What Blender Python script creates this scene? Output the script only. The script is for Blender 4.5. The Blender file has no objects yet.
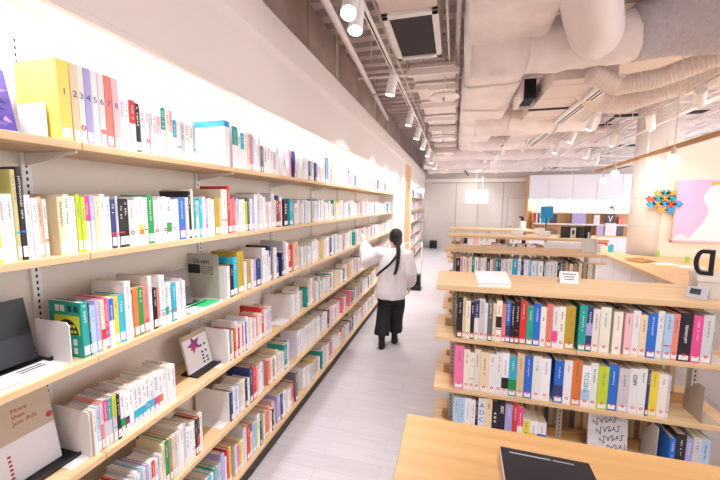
import bpy, math, random, re
import numpy as np
from mathutils import Vector, Matrix, noise
random.seed(11)
SC = bpy.context.scene
COL = SC.collection
PI = math.pi

# ---------------------------------------------------------------- camera model (metres; x to the room's right, y along the aisle, z up)
F_PX, PITCH, YAW, ROLL = 341.1, 0.10762, 0.26901, 0.00715
CAM = np.array([0.0, 0.0, 1.9])
def cam_axes():
    cy, sy, cp, sp = math.cos(YAW), math.sin(YAW), math.cos(PITCH), math.sin(PITCH)
    fwd = np.array([-sy*cp, cy*cp, -sp]); right = np.array([cy, sy, 0.0]); up = np.cross(right, fwd)
    c, s = math.cos(ROLL), math.sin(ROLL)
    return c*right + s*up, -s*right + c*up, fwd
AX = cam_axes()
def U(u, v, x=None, y=None, z=None):
    """where the sight line through a pixel meets the plane x=, y= or z="""
    d = (u-360)/F_PX*AX[0] - (v-240)/F_PX*AX[1] + AX[2]
    i, val = (0, x) if x is not None else (1, y) if y is not None else (2, z)
    return CAM + d*(val-CAM[i])/d[i]
def proj_u(x, y, z):
    q = np.array([x, y, z]) - CAM
    return 360 + F_PX*(q@AX[0])/(q@AX[2])

# ---------------------------------------------------------------- materials
def lin(c):
    return tuple((v/12.92 if v <= .04045 else ((v+.055)/1.055)**2.4) for v in c[:3])
def hexc(h):
    return tuple(int(h[i:i+2], 16)/255 for i in (0, 2, 4))
_mats = {}
def mat(name, rgb, rough=.5, metal=0.0, bump=0.0, bscale=60, var=0.0, vscale=6, emit=0.0, ecol=None, alpha=None, trans=0.0):
    if name in _mats: return _mats[name]
    if isinstance(rgb, str): rgb = hexc(rgb)
    m = bpy.data.materials.new(name); m.use_nodes = True
    nt = m.node_tree; b = nt.nodes['Principled BSDF']
    b.inputs['Base Color'].default_value = (*lin(rgb), 1)
    b.inputs['Roughness'].default_value = rough
    b.inputs['Metallic'].default_value = metal
    if trans: b.inputs['Transmission Weight'].default_value = trans
    if emit:
        b.inputs['Emission Color'].default_value = (*lin(ecol or rgb), 1)
        b.inputs['Emission Strength'].default_value = emit
    if var or bump:
        tc = nt.nodes.new('ShaderNodeTexCoord')
    if var:
        n = nt.nodes.new('ShaderNodeTexNoise'); n.inputs['Scale'].default_value = vscale; n.inputs['Detail'].default_value = 5
        nt.links.new(tc.outputs['Object'], n.inputs['Vector'])
        r = nt.nodes.new('ShaderNodeValToRGB')
        r.color_ramp.elements[0].color = (*lin([max(0, v*(1-var)) for v in rgb]), 1); r.color_ramp.elements[0].position = .3
        r.color_ramp.elements[1].color = (*lin([min(1, v*(1+var*.5)) for v in rgb]), 1); r.color_ramp.elements[1].position = .7
        nt.links.new(n.outputs['Fac'], r.inputs['Fac']); nt.links.new(r.outputs['Color'], b.inputs['Base Color'])
    if bump:
        n2 = nt.nodes.new('ShaderNodeTexNoise'); n2.inputs['Scale'].default_value = bscale; n2.inputs['Detail'].default_value = 4
        nt.links.new(tc.outputs['Object'], n2.inputs['Vector'])
        bp = nt.nodes.new('ShaderNodeBump'); bp.inputs['Strength'].default_value = bump; bp.inputs['Distance'].default_value = .02
        nt.links.new(n2.outputs['Fac'], bp.inputs['Height']); nt.links.new(bp.outputs['Normal'], b.inputs['Normal'])
    _mats[name] = m
    return m
def wood(name, light, dark, along='Y', rough=.45, scale=1.0):
    if name in _mats: return _mats[name]
    m = bpy.data.materials.new(name); m.use_nodes = True
    nt = m.node_tree; b = nt.nodes['Principled BSDF']; b.inputs['Roughness'].default_value = rough
    tc = nt.nodes.new('ShaderNodeTexCoord'); mp = nt.nodes.new('ShaderNodeMapping')
    s = {'X': (1.2, 26, 26), 'Y': (26, 1.2, 26), 'Z': (26, 26, 1.2)}[along]
    mp.inputs['Scale'].default_value = tuple(v*scale for v in s)
    n = nt.nodes.new('ShaderNodeTexNoise'); n.inputs['Scale'].default_value = 1.0; n.inputs['Detail'].default_value = 7; n.inputs['Distortion'].default_value = .6
    r = nt.nodes.new('ShaderNodeValToRGB'); e = r.color_ramp.elements
    e[0].position = .33; e[0].color = (*lin(hexc(dark)), 1); e[1].position = .62; e[1].color = (*lin(hexc(light)), 1)
    nt.links.new(tc.outputs['Object'], mp.inputs['Vector']); nt.links.new(mp.outputs['Vector'], n.inputs['Vector'])
    nt.links.new(n.outputs['Fac'], r.inputs['Fac']); nt.links.new(r.outputs['Color'], b.inputs['Base Color'])
    _mats[name] = m
    return m
def attr_mat(name, rough=.42):
    if name in _mats: return _mats[name]
    m = bpy.data.materials.new(name); m.use_nodes = True
    nt = m.node_tree; b = nt.nodes['Principled BSDF']; b.inputs['Roughness'].default_value = rough
    a = nt.nodes.new('ShaderNodeAttribute'); a.attribute_name = 'tint'
    nt.links.new(a.outputs['Color'], b.inputs['Base Color'])
    _mats[name] = m
    return m

# ---------------------------------------------------------------- mesh builder
class MB:
    def __init__(s): s.v = []; s.f = []; s.c = []; s.mi = []; s.M = None; s.cur = (.8, .8, .8); s.idx = 0
    def add(s, vs, fs, col=None):
        b = len(s.v)
        for p in vs:
            p = Vector(p)
            s.v.append(tuple(s.M @ p) if s.M is not None else tuple(p))
        c = s.cur if col is None else col
        for f in fs: s.f.append([b+i for i in f]); s.c.append(c); s.mi.append(s.idx)
        return s
    def box(s, x0, x1, y0, y1, z0, z1, col=None):
        if x0 > x1: x0, x1 = x1, x0
        if y0 > y1: y0, y1 = y1, y0
        if z0 > z1: z0, z1 = z1, z0
        v = [(x0,y0,z0),(x1,y0,z0),(x1,y1,z0),(x0,y1,z0),(x0,y0,z1),(x1,y0,z1),(x1,y1,z1),(x0,y1,z1)]
        return s.add(v, [(0,3,2,1),(4,5,6,7),(0,1,5,4),(1,2,6,5),(2,3,7,6),(3,0,4,7)], col)
    def quad(s, a, b, c, d, col=None): return s.add([a, b, c, d], [(0,1,2,3)], col)
    def prism(s, pts, h0, h1, axis='z', col=None, bevel=0):
        n = len(pts)
        P = {'z': lambda p, h: (p[0], p[1], h), 'y': lambda p, h: (p[0], h, p[1]), 'x': lambda p, h: (h, p[0], p[1])}[axis]
        v = [P(p, h0) for p in pts] + [P(p, h1) for p in pts]
        fs = [tuple(range(n-1, -1, -1)), tuple(range(n, 2*n))] + [(i, (i+1) % n, n+(i+1) % n, n+i) for i in range(n)]
        return s.add(v, fs, col)
    def loft(s, rings, cap=True, col=None):
        n = len(rings[0]); v = [p for r in rings for p in r]; fs = []
        for k in range(len(rings)-1):
            for i in range(n):
                j = (i+1) % n
                fs.append((k*n+i, k*n+j, (k+1)*n+j, (k+1)*n+i))
        if cap:
            fs.append(tuple(range(n-1, -1, -1))); fs.append(tuple((len(rings)-1)*n+i for i in range(n)))
        return s.add(v, fs, col)
    def tube(s, path, r, seg=12, col=None, cap=True, flat=1.0):
        path = [Vector(p) for p in path]; rings = []; prev = None
        for i, p in enumerate(path):
            t = (path[min(i+1, len(path)-1)] - path[max(i-1, 0)]).normalized()
            if prev is None:
                a = Vector((0, 0, 1)) if abs(t.z) < .9 else Vector((1, 0, 0))
                n = t.cross(a).normalized()
            else:
                n = (prev - t*prev.dot(t)).normalized()
            prev = n; b = t.cross(n)
            rr = r[i] if isinstance(r, (list, tuple)) else r
            rings.append([p + n*math.cos(2*PI*k/seg)*rr + b*math.sin(2*PI*k/seg)*rr*flat for k in range(seg)])
        return s.loft(rings, cap, col)
    def ellipsoid(s, c, r, seg=16, rings=10, col=None):
        R = []
        for i in range(1, rings):
            a = PI*i/rings
            R.append([(c[0]+r[0]*math.sin(a)*math.cos(2*PI*k/seg), c[1]+r[1]*math.sin(a)*math.sin(2*PI*k/seg), c[2]-r[2]*math.cos(a)) for k in range(seg)])
        return s.loft(R, True, col)
    def build(s, name, m, parent=None, smooth=False, bevel=0.0, seg=2, mods=None):
        me = bpy.data.meshes.new(name); me.from_pydata(s.v, [], s.f); me.validate(); me.update()
        if len(me.polygons) == len(s.f):
            cols = np.ones((len(me.loops), 4), dtype=np.float32); k = 0
            for p in me.polygons:
                c = s.c[p.index]
                cols[p.loop_start:p.loop_start+p.loop_total, :3] = c
            if any(c != s.c[0] for c in s.c) or s.c[0] != (.8, .8, .8):
                at = me.color_attributes.new('tint', 'FLOAT_COLOR', 'CORNER'); at.data.foreach_set('color', cols.ravel())
        ms = m if isinstance(m, (list, tuple)) else [m]
        for x in ms: me.materials.append(x)
        if len(ms) > 1 and len(me.polygons) == len(s.mi): me.polygons.foreach_set('material_index', s.mi)
        if smooth: me.polygons.foreach_set('use_smooth', [True]*len(me.polygons))
        o = bpy.data.objects.new(name, me); COL.objects.link(o)
        if parent is not None: o.parent = parent
        if bevel:
            b = o.modifiers.new('edge', 'BEVEL'); b.width = bevel; b.segments = seg; b.limit_method = 'ANGLE'; b.angle_limit = math.radians(40)
        return o
def L(h): return lin(hexc(h))
def thing(name, label, cat, loc=(0, 0, 0), rz=0.0, group=None):
    o = bpy.data.objects.new(name, None); COL.objects.link(o); o.empty_display_size = .05
    o.location = loc; o.rotation_euler = (0, 0, rz)
    return tag(o, label, cat, group)
def tag(o, label, cat, group=None, kind=None):
    o['label'] = label; o['category'] = cat
    if group: o['group'] = group
    if kind: o['kind'] = kind
    return o
def struct(o, label=None, cat=None):
    o['kind'] = 'structure'
    if label: o['label'] = label
    o['category'] = cat or 'room'
    return o
def text(name, s, size, m, parent, M, extrude=.0004, align='CENTER', bold=0.0):
    cu = bpy.data.curves.new(name, 'FONT'); cu.body = s; cu.size = size; cu.extrude = extrude; cu.align_x = align; cu.align_y = 'CENTER'; cu.offset = bold; cu.resolution_u = 3
    tmp = bpy.data.objects.new(name, cu); COL.objects.link(tmp)
    dg = bpy.context.evaluated_depsgraph_get(); dg.update()
    me = bpy.data.meshes.new_from_object(tmp.evaluated_get(dg))
    bpy.data.objects.remove(tmp); bpy.data.curves.remove(cu)
    me.transform(M); me.materials.clear(); me.materials.append(m)
    o = bpy.data.objects.new(name, me); COL.objects.link(o); o.parent = parent
    return o
def face_y(x, y, z, rot=0.0):      # lettering lying on a face that looks along -y
    return Matrix.Translation((x, y, z)) @ Matrix.Rotation(PI/2, 4, 'X') @ Matrix.Rotation(rot, 4, 'Z')
def evaluated_mesh(o):
    dg = bpy.context.evaluated_depsgraph_get(); dg.update()
    me = bpy.data.meshes.new_from_object(o.evaluated_get(dg))
    o.modifiers.clear(); old = o.data; o.data = me; bpy.data.meshes.remove(old)
ONES = 'zeroth first second third fourth fifth sixth seventh eighth ninth tenth eleventh twelfth thirteenth fourteenth fifteenth sixteenth seventeenth eighteenth nineteenth'.split()
TENS = {2: 'twent', 3: 'thirt', 4: 'fort', 5: 'fift', 6: 'sixt', 7: 'sevent', 8: 'eight', 9: 'ninet'}
def ordinal(n):
    if n < 20: return ONES[n]
    if n >= 100: return 'hundredth' if n == 100 else 'hundred-and-' + ordinal(n-100)
    t, r = divmod(n, 10)
    return TENS[t] + 'ieth' if r == 0 else TENS[t] + 'y-' + ONES[r]
# ---------------------------------------------------------------- the setting
WX, SX = -1.58, -1.28          # back of the wall bookcase, front of its shelves
M_wall = mat('warm white paint', 'f2ebe6', .7)
M_sof = mat('soffit paint', 'e4dad5', .65)
M_white = mat('white lacquer', 'f4f2f2', .4)
M_metal = mat('white enamelled steel', 'eeedee', .35)
M_dark = mat('dark slot', '1c1a1c', .8)
M_black = mat('black plastic', '17161a', .45)
M_oak = wood('oak shelf board', 'e8c9a0', 'dab588', 'Y')
M_oakx = wood('oak shelf board across', 'e8c9a0', 'dab588', 'X')
M_oakz = wood('oak upright panel', 'e2b682', 'd3a36e', 'Z')

def floor_mat():
    m = bpy.data.materials.new('pale plank floor'); m.use_nodes = True
    nt = m.node_tree; b = nt.nodes['Principled BSDF']; b.inputs['Roughness'].default_value = .38
    tc = nt.nodes.new('ShaderNodeTexCoord'); mp = nt.nodes.new('ShaderNodeMapping'); mp.inputs['Rotation'].default_value = (0, 0, 0)
    br = nt.nodes.new('ShaderNodeTexBrick'); br.inputs['Scale'].default_value = 1.0
    br.inputs['Brick Width'].default_value = .9; br.inputs['Row Height'].default_value = .15; br.inputs['Mortar Size'].default_value = .002
    br.inputs['Color1'].default_value = (*lin(hexc('d0ccd0')), 1); br.inputs['Color2'].default_value = (*lin(hexc('cac5ca')), 1); br.inputs['Mortar'].default_value = (*lin(hexc('bdb8be')), 1)
    n = nt.nodes.new('ShaderNodeTexNoise'); n.inputs['Scale'].default_value = 1; n.inputs['Detail'].default_value = 6
    mp2 = nt.nodes.new('ShaderNodeMapping'); mp2.inputs['Scale'].default_value = (2.2, 30, 1)
    mx = nt.nodes.new('ShaderNodeMix'); mx.data_type = 'RGBA'; mx.blend_type = 'MULTIPLY'; mx.inputs[0].default_value = .5
    r = nt.nodes.new('ShaderNodeValToRGB'); r.color_ramp.elements[0].position = .3; r.color_ramp.elements[0].color = (.80, .79, .80, 1); r.color_ramp.elements[1].position = .7
    nt.links.new(tc.outputs['Object'], mp.inputs['Vector']); nt.links.new(mp.outputs['Vector'], br.inputs['Vector'])
    nt.links.new(tc.outputs['Object'], mp2.inputs['Vector']); nt.links.new(mp2.outputs['Vector'], n.inputs['Vector'])
    nt.links.new(n.outputs['Fac'], r.inputs['Fac']); nt.links.new(br.outputs['Color'], mx.inputs[6]); nt.links.new(r.outputs['Color'], mx.inputs[7])
    nt.links.new(mx.outputs[2], b.inputs['Base Color'])
    return m
m = MB(); m.box(-2.4, 9.0, -2.6, 15.3, -.1, 0); struct(m.build('floor', floor_mat()), 'pale grey plank floor', 'floor')

# wall behind the bookcase, and the darker wall set back above the soffit
m = MB(); m.box(-1.70, -1.60, -2.6, 15.1, 0, 3.18); struct(m.build('wall_left', M_wall), 'white wall behind the wall bookcase', 'wall')
m = MB(); m.box(-1.76, -1.66, -2.6, 15.1, 3.1, 4.13); struct(m.build('wall_left_upper', mat('unpainted upper wall', 'c6b5ac', .85, bump=.2, bscale=8, var=.08, vscale=2)), 'grey-brown wall above the soffit', 'wall')
m = MB()
for y in np.arange(-2, 15, 1.15): m.box(-1.661, -1.657, y, y+.012, 3.1, 4.13)
struct(m.build('trim_4', mat('wall joint', '8f8078', .9)), 'vertical joints in the upper wall', 'trim')

# soffit that overhangs the top shelf: front, small step, lip and recessed lid
pts = [(-1.28, 2.53), (-1.262, 2.53), (-1.262, 2.60), (-1.272, 2.62), (-1.272, 2.93), (-1.255, 2.97), (-1.255, 3.20), (-1.60, 3.20), (-1.60, 2.56), (-1.30, 2.56), (-1.30, 2.60), (-1.28, 2.60)]
pts = [(-1.295, 2.53), (-1.262, 2.53), (-1.262, 2.555), (-1.268, 2.56), (-1.272, 2.93), (-1.252, 2.985), (-1.252, 3.20), (-1.60, 3.20), (-1.60, 2.62), (-1.295, 2.62)]
m = MB(); m.prism([(x, z) for x, z in pts], -2.6, 15.08, 'y')
struct(m.build('trim_1', M_sof), 'beige soffit over the top shelf', 'soffit')

# far wall with panel joints and a door
m = MB(); m.box(-1.7, 9.0, 15.1, 15.25, 0, 4.2); struct(m.build('wall_back', mat('far wall paint', 'd6d0cb', .7)), 'far wall of flat panels', 'wall')
m = MB()
for u in (456, 478, 503): 
    x = float(U(u, 200, y=15.09)[0]); m.box(x-.012, x+.012, 15.09, 15.1, 0, 2.76)
m.box(-1.0, 2.8, 15.085, 15.1, 2.76, 2.80)
struct(m.build('trim_2', mat('panel joint', 'a8a09d', .8)), 'joints between the far wall panels', 'trim')
m = MB(); m.box(-1.25, 2.75, 15.02, 15.1, 2.80, 2.95); struct(m.build('trim_3', M_wall), 'cornice along the far wall', 'trim')
d = thing('door_1', 'pale flush door in the far wall', 'door', (2.1, 15.08, 0)); d['kind'] = 'structure'
m = MB(); m.box(0, .66, 0, .02, 0, 2.14); m.build('door_leaf', mat('door paint', 'dcd6d4', .6), d)
m = MB(); m.box(-.03, 0, -.006, .02, 0, 2.17); m.box(.66, .69, -.006, .02, 0, 2.17); m.box(-.03, .69, -.006, .02, 2.14, 2.17); m.build('door_frame', mat('door frame paint', 'c2bab8', .6), d)
m = MB(); m.tube([(.06, -.045, 1.0), (.16, -.045, 1.0)], .01, 8); m.tube([(.06, 0, 1.0), (.06, -.05, 1.0)], .012, 8); m.build('door_handle', mat('dark handle', '4a4543', .4, .6), d)

# cream wall with the painting, and the round column at its end
RY = 7.2
m = MB(); m.box(3.50, 9.0, RY, RY+.15, 0, 3.02); struct(m.build('wall_right', mat('cream paint', 'f5e6d8', .7)), 'cream wall behind the counter', 'wall')
cx, cy_, cr = 3.50, 7.55, .31
m = MB(); m.tube([(cx, cy_, 0), (cx, cy_, 4.1)], cr, 48)
o = struct(m.build('column', mat('column paint', 'f4efee', .5), None, True), 'round white column at the end of the cream wall', 'column')
m = MB()
for z in (1.52, 2.02): m.tube([(cx, cy_, z-.004), (cx, cy_, z+.004)], cr+.001, 48)
struct(m.build('trim_5', mat('column joint', 'd3ccd0', .6), None, True), 'two joint lines round the column', 'trim')

# corrugated deck over everything
m = MB(); n = 0
prof = []
y = -2.6
while y < 15.3:
    prof += [(y, 4.34), (y+.08, 4.34), (y+.12, 4.14), (y+.26, 4.14), (y+.30, 4.34)]; y += .30
for a, b in zip(prof[:-1], prof[1:]):
    m.quad((-2.6, a[0], a[1]), (9.0, a[0], a[1]), (9.0, b[0], b[1]), (-2.6, b[0], b[1]))
struct(m.build('ceiling', mat('deck paint', 'ecdeda', .8, var=.1, vscale=1.5)), 'corrugated deck over the room', 'ceiling')
m = MB(); m.box(-2.6, -1.80, -2.6, 15.3, 4.0, 4.4); struct(m.build('ceiling_edge', mat('dark ceiling void', '4a4040', .9)), 'dark void at the deck edge', 'ceiling')  # solid box, its dark colour stands in for shade behind the deck gaps

m = MB(); m.box(-2.4, 9.0, -2.75, -2.6, 0, 4.4); struct(m.build('wall_front', M_wall), 'white wall behind the near end of the room', 'wall')
# grooved timber pillar panel between the two wall bookcases
m = MB(); m.box(-1.60, -1.262, 9.0, 10.1, 0, 2.62); m.box(-1.30, -1.25, 9.05, 10.05, 2.3, 2.93);
o = struct(m.build('wall_left_panel', M_oakz), 'orange timber panel between the two wall bookcases', 'wall')
m = MB(); m.box(-1.60, -1.27, 7.345, 9.0, 0, 2.62); m.box(-1.60, -1.27, 10.1, 10.4, 0, 2.62); struct(m.build('wall_left_nib', M_wall), 'white wall strip beside the timber panel', 'wall')
# ---------------------------------------------------------------- wall bookcases
SHELF = dict(A=2.107, B=1.714, C=1.32, D=.922, E=.53, F=.14)
SHELFNAME = dict(A='top shelf', B='second shelf', C='third shelf', D='fourth shelf', E='fifth shelf', F='lowest shelf')
M_back = mat('bookcase back panel', 'e6ddd4', .6)
def wall_case(label, y_edges, brackets=True):
    root = thing('bookcase', label, 'bookcase', (0, 0, 0))
    y0, y1 = y_edges[0], y_edges[-1]
    m = MB(); m.box(-1.600, -1.586, y0, y1, .06, 2.53); m.build('back_panel', M_back, root)
    m = MB(); m.box(-1.59, -1.31, y0, y1, 0.0, .112); m.build('plinth', mat('dark plinth', '4a3c34', .7), root)
    for k, z in SHELF.items():
        for a, b in zip(y_edges[:-1], y_edges[1:]):
            m = MB(); m.box(-1.584, SX, a+.0015, b-.0015, z-.027, z); m.build('shelf_board', M_oak, root, bevel=.0025)
    for i, y in enumerate(y_edges[1:-1] if y1 < 8 else y_edges):
        m = MB(); m.box(-1.586, -1.570, y-.016, y+.016, .06, 2.50); st = m.build('upright', M_metal, root)
        if y < 6:
            m = MB(); z = .10
            while z < 2.49:
                m.box(-1.5703, -1.5693, y-.003, y+.003, z, z+.013); z += .025
            m.build('slot', M_dark, st)
        if brackets and y < 4:
            for z in SHELF.values():
                m = MB(); m.prism([(-1.568, z-.028), (-1.31, z-.028), (-1.31, z-.036), (-1.568, z-.075)], y-.0035, y+.0035, 'y'); m.build('bracket', M_metal, root)
    for ya in (y0, y1):
        if y1 > 8 or ya == y1:
            s = -1 if ya == y1 else 1
            m = MB(); m.box(-1.584, SX-.005, ya, ya+s*.02, .06, 2.53); m.build('side_panel', M_white, root)
    return root
wall_case('long oak wall bookcase with six shelves under the beige soffit', [-.87, .03] + [.93+.9*i for i in range(8)] + [7.34])
wall_case('smaller oak wall bookcase past the timber panel towards the far wall', [10.42, 11.3, 12.2, 13.1, 14.0, 14.9], False)

# ---------------------------------------------------------------- island shelving
IX0, IX1 = -.09, 1.47
ISZ = dict(T=1.08, S=.75, R=.42, Q=.10)
UPX = (.02, .69, 1.36)
M_post = mat('grey enamelled post', 'cfcaca', .4)
M_fgtop = wood('oak table top', 'd9ab72', 'c9985c', 'X')
def island(label, y0, y1, x1=IX1, top=None):
    root = thing('display_island', label, 'bookcase', (0, y0, 0), 0, 'double-sided island bookcases')
    D = y1-y0; mid = D/2
    m = MB(); m.box(IX0, x1, 0, D, 1.375, 1.41); m.build('top_board', top or M_oakx, root, bevel=.003)
    ups = [x for x in UPX] + ([1.36+.67*i for i in range(1, int((x1-1.36)/.67)+1)] if x1 > 1.6 else [])
    for x in ups:
        m = MB(); m.box(x-.015, x+.015, mid-.022, mid+.022, 0, 1.375); p = m.build('upright', M_post, root)
        m = MB(); z = .12
        while z < 1.36:
            m.box(x-.003, x+.003, mid-.0226, mid-.0216, z, z+.013); z += .026
        m.build('slot', M_dark, p)
        m = MB(); m.box(x-.025, x+.025, .03, D-.03, 0, .03); m.build('foot', M_post, root)
    for k, z in ISZ.items():
        segs = [IX0] + ups[1:-1] + [x1] if len(ups) > 2 else [IX0, x1]
        for a, b in zip(segs[:-1], segs[1:]):
            for ya, yb in ((0, mid-.002), (mid+.002, D)):
                m = MB(); m.box(a+.001, b-.001, ya, yb, z-.024, z); m.build('shelf_board', M_oakx, root, bevel=.0025)
        m = MB(); m.box(IX0+.055, x1-.055, mid-.020, mid+.020, z+.0005, z+.05); m.build('spine_rail', mat('rail oak', 'b98f5c', .5), root)
    return root
ISL = [(.30, .757), (2.10, 2.55), (3.85, 4.28), (5.50, 6.02), (7.0, 7.6)]
island('oak-topped island with a black book lying on it, beside the aisle end of the room', *ISL[0], top=M_fgtop)
island('oak island carrying the white letter card and the grey box with a letter D', *ISL[1])
island('oak island with a small grey stand on its far end, second behind the black book', *ISL[2])
island('oak island carrying the black display boards, third row of the reading room', *ISL[3], x1=2.1)
island('farthest oak island, carrying a white pump bottle', *ISL[4])
# ---------------------------------------------------------------- books
PAL = dict(w='f3f2f6', W='f4ede2', c='ecdcb8', k='25232a', r='dd3b39', o='e08047', y='efd648', Y='f5e676', g='1f9a55', G='c3da3a', t='2ca69c', a='33b6d8',
           b='2a72d4', n='34417a', p='f07fb0', m='e6509a', v='b2abe2', l='b6d3ee', e='d4d3da', d='6d6f7a', s='ee8d7f', u='b79873', j='c2a53a', f='f1c9a8', P='f6c9cf', z='3f2a2c', q='d0c88e')
CN = dict(w='white', W='ivory', c='cream', k='black', r='red', o='orange', y='yellow', Y='bright-yellow', g='green', G='lime', t='teal', a='cyan', b='blue', n='navy', p='pink',
          m='magenta', v='lavender', l='pale-blue', e='light-grey', d='dark-grey', s='salmon', u='tan', j='mustard', f='peach', P='blush', z='dark-brown', q='pale-olive')
DARKC = set('krgtbnmvdzam')
M_cover = attr_mat('book cover', .4)
M_pages = mat('page edges', 'eadfcb', .8)
M_pagesd = mat('page edges warm', 'd9c7a8', .8)
M_label = mat('call label paper', 'f8f6f6', .5)
M_red = mat('red dot sticker', 'e0404a', .5)
M_lav = mat('call label grey print', 'b9b6c8', .5)
TOK = re.compile(r'^([A-Za-z])(?:/([A-Za-z]))?(?:_([A-Za-z]))?(?:-([A-Za-z]))?(\d+)?(?:\^(\d+))?(<)?(!)?$')
def jit(h, a=.03):
    c = hexc(h); k = random.uniform(1-a, 1+a)
    return lin([min(1, max(0, v*k+random.uniform(-a, a)*.3)) for v in c])
def spine_marks(m, t, h, ink, zlo, zhi, y=-.0006, big=False, cell=None):
    """a column of little strokes that reads as an illegible vertical title"""
    w = min(t*.42, .010); x0 = t/2-w/2; z = zhi
    cell = cell or w*1.15
    while z-cell > zlo:
        if random.random() < .88:
            a = random.uniform(0, .3)*w
            m.quad((x0+a, y, z-cell*.30), (x0+w-a*.3, y, z-cell*.30), (x0+w-a*.3, y, z-cell*.12), (x0+a, y, z-cell*.12), ink)
            b = random.uniform(.2, .7)*w
            m.quad((x0+b, y, z-cell*.85), (x0+b+w*.2, y, z-cell*.85), (x0+b+w*.2, y, z-cell*.1), (x0+b, y, z-cell*.1), ink)
            if random.random() < .6: m.quad((x0, y, z-cell*.72), (x0+w*.9, y, z-cell*.72), (x0+w*.9, y, z-cell*.58), (x0, y, z-cell*.58), ink)
        z -= cell
def cover_mesh(t, h, d, code, top=None, bot=None, mid=None, titled=True, front=None):
    m = MB(); base = jit(PAL[code]); w = min(.0025, t*.2); r = min(.002, t*.25)
    m.prism([(0, d), (0, r), (r, 0), (t-r, 0), (t, r), (t, d), (t-w, d), (t-w, .005), (w, .005), (w, d)], 0, h, 'z', base)
    e = .0006; y = -.0003
    def band(c, za, zb): m.box(.0002, t-.0002, y, .004, za, zb, jit(PAL[c]))
    if top: band(top, h*.55, h-.0005)
    if bot: band(bot, h*.16, h*.42)
    if mid: band(mid, h*.35, h*.62)
    lead = top or code
    ink = L('f2f0f4') if lead in DARKC else random.choice([L('55545f'), L('77778a'), L('45444c'), L('6c7ba0'), L('a86a70'), L('8a8a98')])
    if titled:
        hi = h*random.uniform(.86, .95); lo = hi-h*random.uniform(.22, .5)
        spine_marks(m, t, h, ink, max(lo, .075), hi, y-.0003)
        if random.random() < .12: m.quad((.001, y-.0003, h*.30), (t-.001, y-.0003, h*.30), (t-.001, y-.0003, h*.30+.006), (.001, y-.0003, h*.30+.006), jit(PAL[random.choice('rbgpya')]))
    return m
BOOKN = [0]
def add_book(x, y, z, rz, t, h, d, code, top, bot, mid, label, group, style, titled=True, setback=0.0):
    root = thing('book', label, 'book', (x, y, z+.0004), rz, group)
    cover_mesh(t, h, d, code, top, bot, mid, titled).build('cover', M_cover, root)
    m = MB(); w = min(.0025, t*.2); m.box(w, t-w, .0045, d-.004, .0025, h-.0035); m.build('page_block', random.choice((M_pages, M_pages, M_pagesd)), root)
    if style and t > .006:
        m = MB(); a = t*.12; y0 = -.0011
        z0, z1 = (.010, .044) if style == 'plain' else (.008, .034)
        m.idx = 0; m.box(a, t-a, y0, -.0002, z0, z1)
        if style == 'plain':
            m.idx = 2
            for zz in (.021, .032): m.box(a, t-a, y0-.0002, y0, zz, zz+.0012)
            if random.random() < .12: m.idx = 1; ring(m, t/2, y0-.0003, .056, min(t*.42, .009))
        else:
            m.idx = 1; ring(m, t/2, y0-.0003, .036 if style == 'dot' else .03, min(t*.36, .0085))
        m.build('call_label', [M_label, M_red, M_lav], root)
    return root
def ring(m, x, y, z, r, n=10):
    o = [(x+r*math.cos(2*PI*i/n), y, z+r*math.sin(2*PI*i/n)) for i in range(n)]
    q = [(x+r*.5*math.cos(2*PI*i/n), y, z+r*.5*math.sin(2*PI*i/n)) for i in range(n)]
    m.add(o+q, [(i, (i+1) % n, n+(i+1) % n, n+i) for i in range(n)])
STUFF = MB()         # far rows nobody can tell apart: one object
def stuff_book(x, y, z, rz, t, h, d, code, top=None, bot=None, mid=None, label=True, marks=True):
    m = STUFF; m.M = Matrix.Translation((x, y, z+.0004)) @ Matrix.Rotation(rz, 4, 'Z')
    c = jit(PAL[code], .05); pg = L('e2d6c0')
    v = [(0,0,0),(t,0,0),(t,d,0),(0,d,0),(0,0,h),(t,0,h),(t,d,h),(0,d,h)]
    m.add(v, [(0,1,5,4),(1,2,6,5),(3,0,4,7)], c); m.add(v, [(4,5,6,7),(2,3,7,6)], pg)
    y_ = -.0005
    if top: m.quad((0,y_,h*.55),(t,y_,h*.55),(t,y_,h),(0,y_,h), jit(PAL[top]))
    if bot: m.quad((0,y_,h*.16),(t,y_,h*.16),(t,y_,h*.42),(0,y_,h*.42), jit(PAL[bot]))
    if marks and t > .008:
        ink = L('f2f0f4') if (top or code) in DARKC else random.choice([L('8a8996'), L('a5a5b4'), L('8593b5'), L('c49096')])
        zz = h*random.uniform(.8, .95); zl = zz-h*random.uniform(.2, .45); w = t*.24
        n = 4
        for i in range(n):
            za = zl+(zz-zl)*i/n; m.quad((t/2-w/2,y_*2,za),(t/2+w/2,y_*2,za),(t/2+w/2,y_*2,za+(zz-zl)/n*.7),(t/2-w/2,y_*2,za+(zz-zl)/n*.7), ink)
    if label: m.quad((t*.1,y_*2,.01),(t*.9,y_*2,.01),(t*.9,y_*2,.04),(t*.1,y_*2,.04), L('f6f4f4'))
    m.M = None
def parse(s):
    out = []
    for w in s.split():
        q = TOK.match(w)
        if not q: raise ValueError(w)
        out.append(dict(c=q[1], top=q[2], bot=q[3], mid=q[4], t=int(q[5] or 12), h=(int(q[6])/100 if q[6] else None), back=bool(q[7]), tall=bool(q[8])))
    return out
COUNT = {}
def cname(b):
    c = CN[b['c']]
    for k, wd in (('top', 'topped'), ('bot', 'banded'), ('mid', 'banded')):
        if b[k]: return f"{CN[b[k]]}-{wd} {c}"
    return c
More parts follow.
